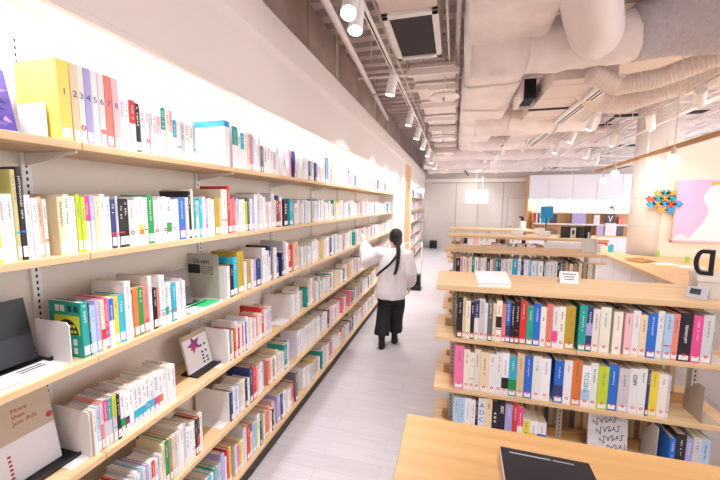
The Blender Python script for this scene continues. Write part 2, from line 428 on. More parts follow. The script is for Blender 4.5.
def row(kind, key, a0, a1, toks, h0, style, limit=None, pos=None, place='', group='', dmax=.20, umap=None):
    """fills the span a0..a1 of a shelf with the books of a token string"""
    out = []
    B = parse(toks); tot = sum(b['t'] for b in B); s = (a1-a0)/tot; a = a0 if umap is None else umap(a0); uc = a0
    for i, b in enumerate(B):
        t = b['t']*s
        if umap is not None: uc += t; t = umap(uc)-a
        h = b['h'] or h0*random.uniform(.93, 1.05); d = min(dmax, h*.74)+random.uniform(-.012, .012)
        sb = .09 if b['back'] else random.uniform(0, .006)
        x, y, z, rz = pos(a, sb)
        COUNT[key] = COUNT.get(key, 0)+1
        gap = .0004
        if limit is not None and a > limit:
            if kind == 'w':
                h = min(h*random.uniform(.84, 1.14), .30)
                if random.random() < .045: a += t; continue
            c_ = random.choice('WcePlvsfdn') if kind == 'w' and b['c'] == 'w' and random.random() < .22 else b['c']
            stuff_book(x-(random.uniform(0, .03) if kind == 'w' and random.random() < .3 else 0), y, z, rz, max(t-gap, .003), h, d, c_, b['top'], b['bot'])
        else:
            size = 'thin ' if t < .012 else 'thick ' if t > .032 else ''
            tl = 'tall ' if h > h0*1.16 else ''
            nb = B[i-1] if i else (B[i+1] if len(B) > 1 else None)
            rel = '' if nb is None else (f" after {'an' if CN[nb['c']][0] in 'aeiou' else 'a'} {CN[nb['c']]} one" if i else f" before {'an' if CN[nb['c']][0] in 'aeiou' else 'a'} {CN[nb['c']]} one")
            lab = f"{tl or size}{cname(b)} book, {ordinal(COUNT[key])} along the {place}{',' if rel else ''}{rel}"
            out.append(add_book(x, y, z, rz, max(t-gap, .003), h, d, b['c'], b['top'], b['bot'], b['mid'], lab, group, style, not b['tall']))
            out[-1]['_t'] = max(t-gap, .003); out[-1]['_h'] = h
        a += t
    return out

FARC = 'w'*14+'WWWcceePPvlaftspnkgbr'
# ---- wall bookcase: positions are read along the shelf front
_tab = {}
def yu(k, u):
    z = SHELF[k]; lo, hi = .2, 7.3
    for _ in range(40):
        md = (lo+hi)/2
        if proj_u(-1.30, md, z) < u: lo = md
        else: hi = md
    return lo
def wfar(k, u0, u1, toks, h0=.20):
    """the far half of a shelf: each token is a run of like-sized books"""
    B = parse(toks); s = (u1-u0)/sum(b['t'] for b in B); u = u0; z = SHELF[k]
    for b in B:
        ya = yu(k, u); u += b['t']*s; yb = min(yu(k, u), 7.30)
        n = max(1, round((yb-ya)/random.uniform(.022, .032))); hh = (b['h'] or h0*random.uniform(.86, 1.1)); sb = random.choice((0, 0, 0, .02, .05))
        if random.random() < .04: continue
        for j in range(n):
            c = b['c'] if j == n//2 or (b['c'] in 'wWce' and random.random() < .55) else random.choice(FARC)
            t = (yb-ya)/n
            stuff_book(-1.298-sb-random.uniform(0, .008), ya+t*j, z, PI/2, t-.0005, hh*random.uniform(.95, 1.05), min(.19, hh*.72), c, b['top'] if j == n//2 else None, b['bot'] if j == n//2 else None)
LIMU = dict(A=255, B=258, C=258, D=258, E=255, F=248)
def wrow(k, u0, u1, toks, h0=.20, dmax=.20):
    z = SHELF[k]
    return row('w', 'w'+k, u0, u1, toks, h0, 'plain', yu(k, LIMU[k]), lambda a, sb: (-1.298-sb, a, z, PI/2),
        f"wall bookcase's {SHELFNAME[k]}", f"books on the wall bookcase's {SHELFNAME[k]}", dmax, lambda u: yu(k, u))
VOLS = wrow('A', 62, 122, 'Y16^27! c9^27! W8^27! v9^27! w8^27! w8^27! s9^27! P8^27!', .27)
wrow('A', 122, 147, 'w8 w8 w/r10 k9 w7', .20)
wrow('A', 147, 197, 'w10 e8 w10 w/P12 w/t10^22 W10^22 w/P9^22 w/a8 w10 e9 w12 w9 l7', .19)
wrow('A', 233, 263, 'w/t22^25 w12 w/a14 w12^24 c8^24 s8^24 v8^24 w10 w10 e9 d7^20', .22)
wrow('A', 264, 286, 'w9 w10 w9^18 e8 w9 W10 w9', .19)
wrow('A', 294, 300, 'P9^22 n8^22 w/a8^21 w12 w8 w9 W10 w9', .19)
wfar('A', 302, 391, 'w9 w10 w8 e10 w9 d6 w14 w12 w9 n9^26 v9^26 w10 w10 e16^22 w12 w12 P9 w10 f9 w9 n10 p8 w9 w10 W9 P9 w10 e8 w9 f9 w9 w10 s9 w9 w9', .19)
wrow('B', -20, 51, 'c14 w14 G12^27 w12 w13 q8^28 k10^29 w11 w10 f8 W7', .205)
wrow('B', 61, 190, 'c10 W9 w9 G7 G7 w/m7 e/v7 c8 w8 w7 n8 e4 k8 k8 w9 w6 w_y7 w6 g9 w7 w7 w6 e_g7 W6 w6^20 b9 e5', .205)
wrow('B', 190, 300, 'k6^24 W5^25 t5 w/l6 a6 w6 v6 w7 w6 j9 f5 W12^26 r5^28 s5 p5 f4 l4 w6 W6 G6 d4 w5 v5 w6^24 e5^24 w6^24 w5 P6 w5 e7^24 w5 n4^23 r5^23 w5 k8 w4 a6 G4 w6 w5', .205)
wfar('B', 301, 391, 'e6 l6 w6 a6 w7 e6 w6 w6 v5 w6 l5 w6 w6 w6 e5 t5 w6 G6 w5 j5 w7 e10 w6 c6 P6 w6 p5 w6 l6 w5 b5 w6 w6 e6 f6 w6 w6 c6 s5 w6', .20)
CB = wrow('C', 85, 187, 't12^21 n3 l9 v8 c_r7 m7 w/b8 y9 a10 w11^25 e3 o9^21 g8^21 s10^21 w6^25 k7 s5 w9^24 e_t6 w5 a8 w6 e5 w5', .195)
wrow('C', 228, 300, 'w6 k7^20 a8^24 j13^27 w5 u8 W5 v6 n8 l4 w6^25 w6^25 e4 n5^25 w6^25 d4 w6^26 n4 e5^26 w5^26 r10^24 f9^24 e3', .20)
wfar('C', 301, 391, 'w6 e6 w7 w6 W6 w6 w7 w6 w6 w6 c5 w7 k10 w8 w6 l6 w7 P6 e6 w6 G6 w6 m5 v6 w6 w6 n5 w7 P6 w6 s6 k5 w8 w6 c6 w6 w6 P5 w6', .20)
wrow('D', 96, 177, 'W7 l8 s6/P'.replace('s6/P','s/P6')+' e/m8 e/t8 e/G8 k7 w_g8 w_n8 w9^20 w_a8 w_a8 w_a8 w_a8 w_a8 w_m8 w_o8 w9 w8 w9', .195)
wrow('D', 229, 272, 'w5^20 d5 c6 r/o5 w6^23 r5 w6 r4 w5 b4 w5^22 c5 w5 P5 w5 s5 w5 W6 r6^24 w5 e5 l5 w5', .19)
wfar('D', 292, 391, 'w8 w6 w6 G5 w6 c7 f6 w6 s9^24 w6 t5 l5 w6 y4 w6 p4 w5 k5 c8 l5 w7 s6 W6 w6 c5 s8^22 v4 w6 P7 P6 w6 e5 w6 k5 c6 w6 w6 P5 w6 e6 w6', .19)
wrow('E', 104, 164, 'w7 b4 w6 l6 w7 n4 w6 b5 w6 r4 w7 w6 e5 w7 w6 l5 w6 v5 w6 w/r7 w6 e5 w5', .185)
wrow('E', 164, 204, 'c7^22 g8^22 u6^22 c5^22 e7^22 W5^22 w9^24 e5^24 w7^19 w7^19 w6^20 k5^20 r/z5 W6^22', .20)
wrow('E', 232, 291, 'n5 w5 l5 w5 e5 c5 w5 k5 w6 n7^25 r8^24 s5 w5 w5^22 l4 p5 W5 s6 w5 u5 w5 c5 w5 P4 w5 t7^22 w4 w5', .20)
wfar('E', 296, 391, 'w5 w5^24 w8^22 w8^22 w8^22 w8^22 w8^22 w8^22 v5 k8 w5 z9 e6 w6 w6 W7 w6 G5 w6 u6 f5 n6 t8 m6 k5 e6 w6 n6 w6 f6 w6 c6 w6 k5 P6 w6 w6', .19)
wrow('F', 200, 232, 'k9 v5 w7 a9^19 w5 t6 l6 e5 v8^24 w4 r5^24 y4^24', .20)
wrow('F', 236, 262, 'e6 p4 y4 c6 e7^26 r8^25 c6 l8 G3 w5^24 n3', .20)
wrow('F', 262, 298, 'k5^22 c5^23 o6^20 s4 w5 k4 P4 w6 v8^22 n4 w6 e5 w7 s8 r4 d5^24', .20)
wfar('F', 300, 391, 'w7^21 w7^21 w7^21 w7^21 v4 e4 y4 o6 w6 v6 l7 w6 w6 s5 w7 e6 w6 w6 k5 r5 w6 w6 l7 b5 w6 l6 w7 r5 w6 w6 e8 g6 w6 w6 P5 w6 c6 w6 n5 w6', .19)
def fill_far(z, y0, y1, h0):
    y = y0
    while y < y1:
        t = random.uniform(.014, .034)
        if random.random() < .05: y += random.uniform(.05, .2); continue
        stuff_book(-1.298-random.uniform(0, .01), y, z, PI/2, t-.0005, h0*random.uniform(.85, 1.15), .15, random.choice(FARC), random.choice('pbtr') if random.random() < .12 else None)
        y += t
for k, z in SHELF.items(): fill_far(z, 10.5, 14.85, .20)

# ---- island shelves
def irow(isl, k, u0, u1, toks, h0, style='dot', individual=True, place='', group='', back=False, dmax=.19):
    yf, yb = ISL[isl]; z = ISZ[k]; y = yf+.014
    x0 = float(U(u0, 300, y=y)[0]); x1 = float(U(u1, 300, y=y)[0])
    def at(u):
        lo, hi = -.3, 3
        for _ in range(40):
            md = (lo+hi)/2
            if proj_u(md, y, z) < u: lo = md
            else: hi = md
        return lo
    x0, x1 = at(u0), at(u1)
    return row('i', f'i{isl}{k}', x0, x1, toks, h0, style, None if individual else -9, lambda a, sb: (a, y+sb, z, 0), place, group, dmax)
P1 = "letter-card island's "; G1 = "books on the letter-card island's "
irow(1, 'T', 456.5, 577, 'k7 c4 W6 k5 w/n6 e7 w4 d6 c4 W-k7 s5 b_n6 k5 k6 r8^26 t8 b8 W7 s7 w_m6 W8 j11 k4<', .245, place=P1+'upper shelf', group=G1+'upper shelf')  # last black token is a set-back sliver painted for the dark gap
TB = irow(1, 'T', 577, 711, 't9 n-v7 W8 W12 k3< W10 k3< P8 w8 c8 b10 w7 l9 s7 k13^26! m10 e11^26', .25, place=P1+'upper shelf', group=G1+'upper shelf')
SA = irow(1, 'S', 453.5, 549, 'p10^28 W6 W5 W6 c9 w7 w6 w_k7 a_g8 f7 b8 w8 w9', .26, place=P1+'middle shelf', group=G1+'middle shelf')
SB = irow(1, 'S', 553, 668, 'b_n10 w9 o10 w_l9! w8 G11 b10 e11 w9! w8 n3 y8 W9 e3', .26, place=P1+'middle shelf', group=G1+'middle shelf')
RA = irow(1, 'R', 452, 545, 'l7 l6 w7 w5 k3 w8! c7! k7! k7! v8 r5 w/m6 w/y7^19 w-y8^19 w-b9^19', .285, place=P1+'lower shelf', group=G1+'lower shelf')
irow(1, 'R', 667, 707, 'b6^22 k10 v6 e8 l9', .25, place=P1+'lower shelf', group=G1+'lower shelf')
# backs of the far-side rows and the islands further off
def back_row(isl, k, x0, x1, h0=.24, cols='uuucceWkd'):
    yf, yb = ISL[isl]; x = x0
    while x < x1:
        t = random.uniform(.014, .032); dd = .15
        stuff_book(x, yb-.016-dd, ISZ[k], 0, t-.001, h0*random.uniform(.85, 1.08), dd, random.choice('cucuWd'), None, None, None, False, False); x += t
for k in 'TSR': back_row(1, k, .05, 1.30)
irow(2, 'T', 455.5, 520, 'k8 P5 W6 f6 w5 g5 w7 v4 W6 w5 k6 w5 u5 t5 n5 w6 e7 w7 a10 w5', .24, individual=False)
irow(2, 'T', 520, 549, 'n6 b4 w12 l5 a5 w14 l6 w14 k4 l6 w10', .235, individual=False)
irow(2, 'T', 549, 590, 'w10 w10 k8 d7 k6 u9 k3 c9 k3 u9 k3 c9 k3 u9 k3 c9', .235, individual=False)  # narrow black tokens paint the dark gaps between these books
irow(2, 'S', 455.5, 600, 'k8 P8 w6 f7 w6 g6 w8 v5 w7 w6 k7 w6 u6 t6 n6 w8 a9 w7 l6 w8 r6 w7 c7 k7 w9 G7 w8 b7 w6', .24, individual=False)
for k in 'TS': back_row(2, k, .05, 1.3)
irow(3, 'T', 457, 476, 'k5 w3 d5 w3 k6 w3 d5 w3 k5', .15, individual=False)
irow(3, 'T', 492, 545, 'f10 w4 e5 c4 a8 w4 n4 w6 P6 k3 w6 w8 u5 u5 u5', .22, individual=False)
irow(4, 'T', 460, 530, 'u5 k5 w8 P7 w8 w7 w8 k6 z6 u6 w8 w7 k5 c6', .24, individual=False)
tag(STUFF.build('shelved_paperback', attr_mat('distant book cover', .5)), 'mass of small books filling the distant shelves', 'book', None, 'stuff')

# ---- lettering that can be read on spines
M_ink = mat('dark ink', '2c2b3a', .6); M_inkblue = mat('violet ink', '4a4f96', .6); M_inkw = mat('white ink', 'f4f4f6', .6); M_inka = mat('cyan ink', '2fa6cf', .6); M_inkr = mat('red ink', 'b9403c', .6)
WORDS = {1: 'first', 2: 'second', 3: 'third', 4: 'fourth', 5: 'fifth', 6: 'sixth', 7: 'seventh', 8: 'eighth'}
for i, b in enumerate(VOLS[:8]):
    text('volume_number', str(i+1), .030, M_inkblue, b, face_y(b['_t']/2, -.0010, .165), .0002)
    b['label'] = f"tall {['bright-yellow','pale cream','ivory','lavender','white','plain white','salmon-red','blush-pink'][i]} volume numbered {i+1}, {WORDS[i+1]} of the numbered set on the top shelf"
def spine_text(b, s, size, m, z, rot=-PI/2, dx=0, bold=.0004):
    text('spine_title', s, size, m, b, face_y(b['_t']/2+dx, -.0011, z, rot), .0002, bold=bold)
spine_text(SB[3], 'TCC2016', .030, M_inka, .150); SB[3]['label'] = 'white annual titled TCC2016 in cyan on the middle shelf of the letter-card island'
spine_text(SB[8], 'COPY', .024, M_ink, .195); SB[8]['label'] = 'white annual titled COPY on the middle shelf of the letter-card island'
def stacked(b, s, size, m, z0, dz):
    for i, c in enumerate(s): text('spine_letter', c, size, m, b, face_y(b['_t']/2, -.0011, z0-dz*i), .0002, bold=.0008)
stacked(RA[5], 'ADC', .040, M_inka, .240, .046); RA[5]['label'] = 'white annual with large cyan letters ADC on the lower shelf of the letter-card island'
spine_text(RA[6], 'ADC', .018, M_inkr, .245); stacked(RA[7], 'ADC', .018, M_inkw, .205, .026); spine_text(RA[8], 'ADC', .024, M_inkw, .235)
RA[7]['label'] = 'black annual with small framed white letters ADC on the lower island shelf'
RA[8]['label'] = 'black annual with the letters ADC running down its spine, lower island shelf'
spine_text(TB[-3], 'TECHNO JAPT', .0155, M_inkw, .150); TB[-3]['label'] = 'thick black book with white capitals down its spine on the upper island shelf'

# the teal workbook's cover is seen from the side
b = CB[0]; b['label'] = 'thick teal workbook with a yellow panel on its cover, third shelf'
m = MB()
for y in (.015, .045, .082, .108): m.box(-.0006, .0002, y, y+.020, .172, .196, L('e9efe9') if y > .05 else L('1b4b4a'))
for y, z in ((.030, .045), (.062, .050), (.030, .012), (.070, .012)): m.box(-.0006, .0002, y, y+.018, z, z+.024, L('e9efe9'))
m.box(-.0006, .0002, .012, .135, .085, .158, L('d9dd3a'))
m.prism([(.074+.056*math.cos(PI*i/14), .086+.058*math.sin(PI*i/14)) for i in range(15)], -.0010, .0, 'x', L('1c1c1e'))
for i in range(5): m.box(-.0014, .0, .034+i*.016, .045+i*.016, .112, .124, L('e3d838'))
for i in range(6): m.box(-.0014, .0, .028+i*.016, .039+i*.016, .092, .103, L('e3d838'))
m.build('cover_print', attr_mat('cover print'), b)
# ---------------------------------------------------------------- things on the wall bookcase
M_be = mat('white steel bookend', 'efedee', .45)
def bookend(y, k, h, d, label, w=.003, m_=None):
    z = SHELF[k]+.0005
    o = thing('bookend', label, 'bookend', (-1.305, y, z), PI/2, 'steel bookends on the wall bookcase')
    m = MB(); m.prism([(0, 0), (d, 0), (d, h-.012), (d-.012, h), (.012, h), (0, h-.012)], -w, 0, 'x'); m.build('upright_plate', m_ or M_be, o)
    m = MB(); m.box(-.07, 0, .01, d-.02, 0, .0015); m.build('base_plate', m_ or M_be, o)
    return o
bookend(yu('C', 84)-.035, 'C', .15, .17, 'low white bookend against the teal book on the third shelf')
bookend(yu('D', 95)-.004, 'D', .185, .22, 'white bookend before the pastel set on the fourth shelf')
bookend(yu('D', 228)-.003, 'D', .215, .25, 'tall white bookend next to the small star picture, fourth shelf')
bookend(yu('D', 291)-.003, 'D', .20, .25, 'white bookend behind the white leaflet on the fourth shelf')
bookend(yu('E', 231)-.003, 'E', .20, .25, 'white bookend next to the navy book on the fifth shelf')
bookend(yu('C', 227)-.006, 'C', .185, .22, 'plain white bookend over the grey file on the third shelf')
# grey file with DS-navi lettering leaning behind that bookend
def ds_file():
    y = yu('C', 227)-.013
    o = thing('file', 'tall grey file lettered DS-navi with a black square on the third shelf', 'file', (-1.34, y, SHELF['C']+.0006), PI/2)
    m = MB(); m.box(-.004, 0, 0, .22, 0, .27); m.build('cover', mat('grey card', 'bdb9b2', .6), o)
    m = MB(); m.box(-.0048, -.0038, .13, .215, .15, .205); m.build('black_square', M_black, o)
    M = Matrix.Translation((-.0046, .14, .235)) @ Matrix.Rotation(PI/2, 4, 'X')
    M = Matrix.Translation((-.0046, .12, .225)) @ Matrix.Rotation(-PI/2, 4, 'Z') @ Matrix.Rotation(PI/2, 4, 'X')
    text('title', 'DS-navi', .036, M_ink, o, M, .0002, bold=.0008)
    m = MB()
    for r in range(5):
        for c in range(7):
            if random.random() < .8: m.box(-.0046, -.0039, .118-c*.013, .126-c*.013, .19-r*.011, .1965-r*.011)
    m.build('print', mat('grey print', '6f6c6a', .6), o)
ds_file()
# display stands and the covers that lean on them
def stand_and_cover(k, y0, y1, h, x, lean, stand_label, book_label, paint, pages=True, depth=.014, cat='book', name='display_book', stand_y1=None):
    z = SHELF[k]+.0005; w = y1-y0
    s = thing('display_stand', stand_label, 'stand', (x, y0, z), PI/2, 'black display stands')
    w2 = (stand_y1 or y1)-y0
    m = MB(); m.box(0, w2, -.055, .06, 0, .008); m.box(0, w2, -.055, -.050, .008, .016); m.build('base', M_black, s, bevel=.001)
    T = Matrix.Translation((0, .012, .0085)) @ Matrix.Rotation(-lean, 4, 'X')
    m = MB(); m.M = T; m.box(w*.2, w*.8, .001, .004, 0, h*.8); m.build('back_plate', M_black, s)
    b = thing(name, book_label, cat, (x, y0, z), PI/2)
    T = Matrix.Translation((0, .010, .0090)) @ Matrix.Rotation(-lean, 4, 'X')
    m = MB(); m.M = T; m.box(0, w, -depth, -depth+.002, 0, h); m.box(0, w, -.002, 0, 0, h); m.box(0, .0025, -depth, 0, 0, h)
    cov = paint['cover']; m.build('cover', cov, b)
    if pages: m = MB(); m.M = T; m.box(.0026, w-.003, -depth+.002, -.002, .002, h-.002); m.build('page_block', M_pages, b)
    if 'art' in paint: paint['art'](b, T, w, h, -depth-.0004)
    return b
def art_purple(b, T, w, h, y):
    m = MB(); m.M = T
    for i in range(60):
        x = random.uniform(.15, w-.03); z = random.uniform(.02, h-.03); c = random.choice(['6a55a8', '8d6fc0', '3b3a86', 'b79ad6', '24305e'])
        m.prism([(x, z), (x+random.uniform(.01, .035), z+random.uniform(-.01, .02)), (x+random.uniform(-.01, .03), z+random.uniform(.015, .035))], y-.0001*i/26, y+.0002, 'y', L(c))
    for i in range(7):
        x = w-.055+random.uniform(-.004, .004); z = h-.03-i*.022; m.box(x-.006, x+.014, y-.0008, y, z-.006, z+.006, L('d9cfee'))
    m.build('cover_print', attr_mat('cover print'), b)
stand_and_cover('A', .50, .845, .225, -1.45, .22, 'black stand under the purple cover on the top shelf', 'purple patterned cover facing out at the near end of the top shelf', dict(cover=mat('purple cover', '55459a', .35), art=art_purple), stand_y1=.875)
def art_dark(b, T, w, h, y):
    m = MB(); m.M = T; m.box(0, w, y, y+.0003, 0, h*.42); m.build('cover_band', mat('slate band', '3a3d4a', .4), b)
stand_and_cover('C', .47, .835, .225, -1.45, .20, 'black stand under the charcoal book on the third shelf', 'charcoal book facing out on the third shelf', dict(cover=mat('charcoal cover', '1d2226', .35), art=art_dark), stand_y1=.88)
def art_plum(b, T, w, h, y):
    m = MB(); m.M = T; m.box(0, w, y, y+.0003, 0, h*.5); m.build('cover_band', mat('plum grey band', '6b5f68', .4), b)
stand_and_cover('C', 1.38, 1.575, .20, -1.42, .20, 'black stand under the plum-grey cover on the third shelf', 'plum-grey cover facing out beside the grey file', dict(cover=mat('plum cover', '8e7f88', .35), art=art_plum), stand_y1=1.62)
def star(m, cx, cz, r, y, col, rot=.3):
    p = []
    for i in range(10):
        a = rot+PI/2+i*PI/5; q = r if i % 2 == 0 else r*.42; p.append((cx+q*math.cos(a), cz+q*math.sin(a)))
    m.prism(p, y, y+.0003, 'y', col)
def art_star(b, T, w, h, y):
    m = MB(); m.M = T; star(m, w*.42, h*.68, .055, y, L('8a3f9a')); star(m, w*.36, h*.62, .03, y-.0002, L('c23f5e'), .8)
    for i in range(6):
        for j in range(2):
            if random.random() < .8: m.box(w*.62+j*.03, w*.62+.016+j*.03, y, y+.0003, h*.55-i*.02, h*.55-i*.02+.011, L('3a3640'))
    m.box(0, w, y, y+.0003, h*.88, h, L('b9a58c'))
    m.build('cover_print', attr_mat('cover print'), b)
stand_and_cover('D', 1.50, 1.69, .215, -1.40, .24, 'black stand under the small star picture on the fourth shelf', 'white cover with a purple star facing out on the fourth shelf', dict(cover=mat('white cover', 'f1eef2', .35), art=art_star), stand_y1=1.74)
def art_ads(b, T, w, h, y):
    m = MB(); m.M = T; m.box(0, w, y, y+.0003, h*.45, h); m.build('upper_half', mat('tan cover', 'c3b19c', .5), b)
    R = T @ Matrix.Translation((w-.118, y-.0006, h*.69)) @ Matrix.Rotation(PI/2, 4, 'X')
    text('title', 'More\nthan\njust Ads', .0215, M_inkr, b, R, .0002, 'LEFT')
    m = MB(); m.M = T; m.tube([(w-.012, y-.0008, h*.55), (w-.012, y, h*.55)], .011, 14); m.build('red_dot', M_inkr, b)
    m = MB(); m.M = T
    for i in range(6): m.box(w-.150, w-.141, y-.0006, y, h*.30-i*.015, h*.30-i*.015+.008)
    m.build('red_print', M_inkr, b)
stand_and_cover('D', .40, .862, .32, -1.415, .17, 'black stand under the tan and white book on the fourth shelf', 'large book titled More than just Ads facing out on the fourth shelf', dict(cover=mat('white lower cover', 'eceaf2', .4), art=art_ads), stand_y1=.90)
# loose booklets on the shelves
def flat_book(name, label, cat, k, x0, x1, y0, y1, t, cov, rz=0, extra=None):
    o = thing(name, label, cat, ((x0+x1)/2, (y0+y1)/2, SHELF[k]+.0006), rz); a, b = (x1-x0)/2, (y1-y0)/2
    m = MB(); m.box(-a, a, -b, b, t-.0012, t); m.box(-a, a, -b, b, 0, .0012); m.box(-a, a, -b, -b+.0015, 0, t); m.build('cover', cov, o)
    m = MB(); m.box(-a+.001, a-.002, -b+.002, b-.002, .0013, t-.0013); m.build('page_block', mat('white pages', 'f2f0f0', .7), o)
    if extra: extra(o, a, b, t)
    return o
M_wcov = mat('white booklet cover', 'eff0f8', .4)
def lines_print(o, a, b, t):
    m = MB()
    for i in range(2): m.box(-.03+i*.018, -.022+i*.018, b-.09, b-.02, t, t+.0003)
    m.build('print', M_ink, o)
flat_book('booklet', 'white booklet lying in front of the charcoal book', 'booklet', 'C', -1.392, -1.295, .45, .82, .016, M_wcov, 0, lines_print)
def green_print(o, a, b, t):
    m = MB(); m.box(-a, a*.9, -b*.2, b, t, t+.0004); m.build('green_half', mat('bright green print', '35d07a', .4), o)
flat_book('booklet', 'white and bright green booklet lying before the plum-grey cover', 'booklet', 'C', -1.40, -1.29, 1.42, 1.66, .010, M_wcov, 0, green_print)
flat_book('booklet', 'white leaflet lying before the white bookend on the fourth shelf', 'booklet', 'D', -1.42, -1.30, 2.36, 2.50, .005, M_wcov)
# white card against the yellow volume, and a small blue tumbler near the far end
o = thing('card_holder', 'blank white card against the yellow first volume', 'card', (-1.368, yu('A', 61)-.006, SHELF['A']+.0005), PI/2)
m = MB(); m.box(-.0025, -.0005, -.02, .115, 0, .125); m.build('card', mat('white card', 'f7f7fa', .5), o)
m = MB(); m.box(-.05, 0, -.02, .115, 0, .0015); m.build('foot', M_be, o)
o = thing('tumbler', 'small blue tumbler at the far end of the third shelf', 'cup', (-1.33, 6.85, SHELF['B']+.0005))
m = MB(); m.tube([(0, 0, 0), (0, 0, .02), (0, 0, .17)], [.03, .033, .042], 16, None, True); m.build('cup', mat('blue plastic', '2f9ae0', .4), o)
m = MB(); m.tube([(0, 0, .17), (0, 0, .185)], [.045, .043], 16); m.build('lid', mat('blue lid', '1f7cc4', .4), o)

# white file with a blue top edge, and a pink file behind a white one, on the top shelf
def side_file(u, t, d, h, label, strip, card=None):
    y = yu('A', u); o = thing('magazine_file', label, 'file', (-1.302, y, SHELF['A']+.0005), PI/2, 'files on the top shelf')
    m = MB(); m.box(0, t, 0, d, 0, h); m.build('body', mat('file body '+label[:8], 'f3f4f7' if card is None else 'f0a3b4', .5), o)
    m = MB(); m.box(-.0008, t+.0008, -.0008, d+.0008, h-.035, h+.0008)
    if card is None: m.build('top_strip', mat('blue strip', strip, .5), o)
    else:
        m = MB(); m.box(-.006, -.001, -.004, d*.8, 0, h*.68); m.build('white_sleeve', mat('white card', 'f7f7fa', .5), o)
side_file(226, .045, .24, .265, 'white magazine file with a blue top edge on the top shelf', '2f8fd6')
side_file(289.3, .03, .20, .225, 'pink file half hidden by a white sleeve on the top shelf', None, True)
# ---------------------------------------------------------------- things on the island tops
ZT = 1.4105
o = thing('black_book', 'black softcover book lying on the oak top', 'book', (.175, .57, ZT), -.02)
o.name = 'book'
m = MB(); m.box(-.075, .075, -.12, .097, .0195, .021); m.box(-.075, .075, -.12, .097, 0, .0015); m.build('cover', mat('black cover', '1b1a1f', .38), o)
m = MB(); m.box(-.0748, .073, -.119, .0955, .0015, .0195); m.build('page_block', mat('lavender page edges', 'dfdcec', .7), o)
m = MB(); m.box(-.060, .010, .0835, .0868, .021, .0213); m.box(.014, .048, .0838, .0865, .021, .0213); m.build('title_line', mat('grey foil', 'aaa8b4', .4), o)
o = thing('booklet', 'thick white booklet lying on the letter-card island', 'booklet', (.245, 2.29, ZT), 0)
m = MB(); m.prism([(-.095, -.19), (.095, -.15), (.115, .23), (-.095, .19)], 0, .003, 'z'); m.prism([(-.095, -.19), (.095, -.15), (.115, .23), (-.095, .19)], .023, .025, 'z'); m.build('cover', mat('white cover card', 'f6f5f7', .4), o)
m = MB(); m.prism([(-.093, -.186), (.093, -.147), (.113, .226), (-.093, .186)], .003, .023, 'z'); m.build('page_block', mat('white pages', 'f2f0f0', .7), o)
o = thing('sign_card', 'white letter card standing on the island top', 'sign', (.705, 2.36, ZT), .0)
m = MB(); m.M = Matrix.Rotation(-.28, 4, 'X'); m.box(-.052, .052, -.001, .0015, 0, .075); m.build('front_sheet', mat('card white', 'f7f6fa', .5), o)
m = MB(); m.M = Matrix.Translation((0, .043, 0)) @ Matrix.Rotation(.28, 4, 'X'); m.box(-.052, .052, -.001, .001, 0, .075); m.build('back_sheet', mat('card white', 'f7f6fa', .5), o)
for r, (a, b) in enumerate(((-.035, .035), (-.028, .030), (-.022, .024))):
    m = MB(); m.M = Matrix.Rotation(-.28, 4, 'X'); x = a
    while x < b: m.box(x, x+.006, -.0016, -.0009, .054-r*.016, .054-r*.016+.008); x += .0085
    m.build('print_line', M_ink, o)
# grey box with a cut-out letter D and a small display in front of it
o = thing('display_box', 'light grey box at the end of the letter-card island', 'box', (1.41, 2.30, ZT), -.35)
m = MB(); m.box(-.10, .14, -.13, .10, 0, .10); m.build('body', mat('grey card box', 'd9d2cb', .6), o, bevel=.002)
m = MB(); m.box(-.106, .146, -.136, .106, .088, .112); m.build('lid', mat('grey card lid', 'e3ddd7', .6), o, bevel=.002)
o = thing('letter_ornament', 'black standing letter D on the grey box', 'ornament', (1.33, 2.285, ZT+.113), -.6)
def dshape(w, h, n=14): return [(w, 0), (w, h)] + [(w-(w*.45)-(w*.55)*math.sin(PI*i/n), h/2+h/2*math.cos(PI*i/n)) for i in range(n+1)]
W_, H_, T_ = .080, .138, .020
out = [(W_, H_), (W_, 0)] + [(W_*.42-W_*.42*math.sin(PI*i/16), H_/2-H_/2*math.cos(PI*i/16)) for i in range(17)]
inn = [(W_-T_, H_-T_), (W_-T_, T_)] + [(W_*.46-(W_*.46-T_)*math.sin(PI*i/16), H_/2-(H_/2-T_)*math.cos(PI*i/16)) for i in range(17)]
m = MB(); n = len(out)
vs = [(x-W_/2, -.022, z) for x, z in out]+[(x-W_/2, -.022, z) for x, z in inn]+[(x-W_/2, .022, z) for x, z in out]+[(x-W_/2, .022, z) for x, z in inn]
fs = []
for i in range(n):
    j = (i+1) % n; fs += [(i, j, n+j, n+i), (2*n+j, 2*n+i, 3*n+i, 3*n+j), (j, i, 2*n+i, 2*n+j), (n+i, n+j, 3*n+j, 3*n+i)]
m.add(vs, fs); m.build('letter', mat('black lacquer', '16151b', .35), o)
o = thing('digital_display', 'small silver digital display leaning before the grey box', 'display', (1.265, 2.195, ZT), -.75)
m = MB(); m.prism([(-.03, 0), (.035, 0), (.02, .055), (.008, .058)], -.042, .042, 'x'); m.build('housing', mat('silver plastic', 'b9b7be', .5), o, bevel=.002)
m = MB(); m.M = Matrix.Translation((0, -.03, 0)) @ Matrix.Rotation(-.57, 4, 'X'); m.box(-.028, .014, -.003, .001, .024, .056); m.build('screen', mat('dark screen', '26262c', .45), o)
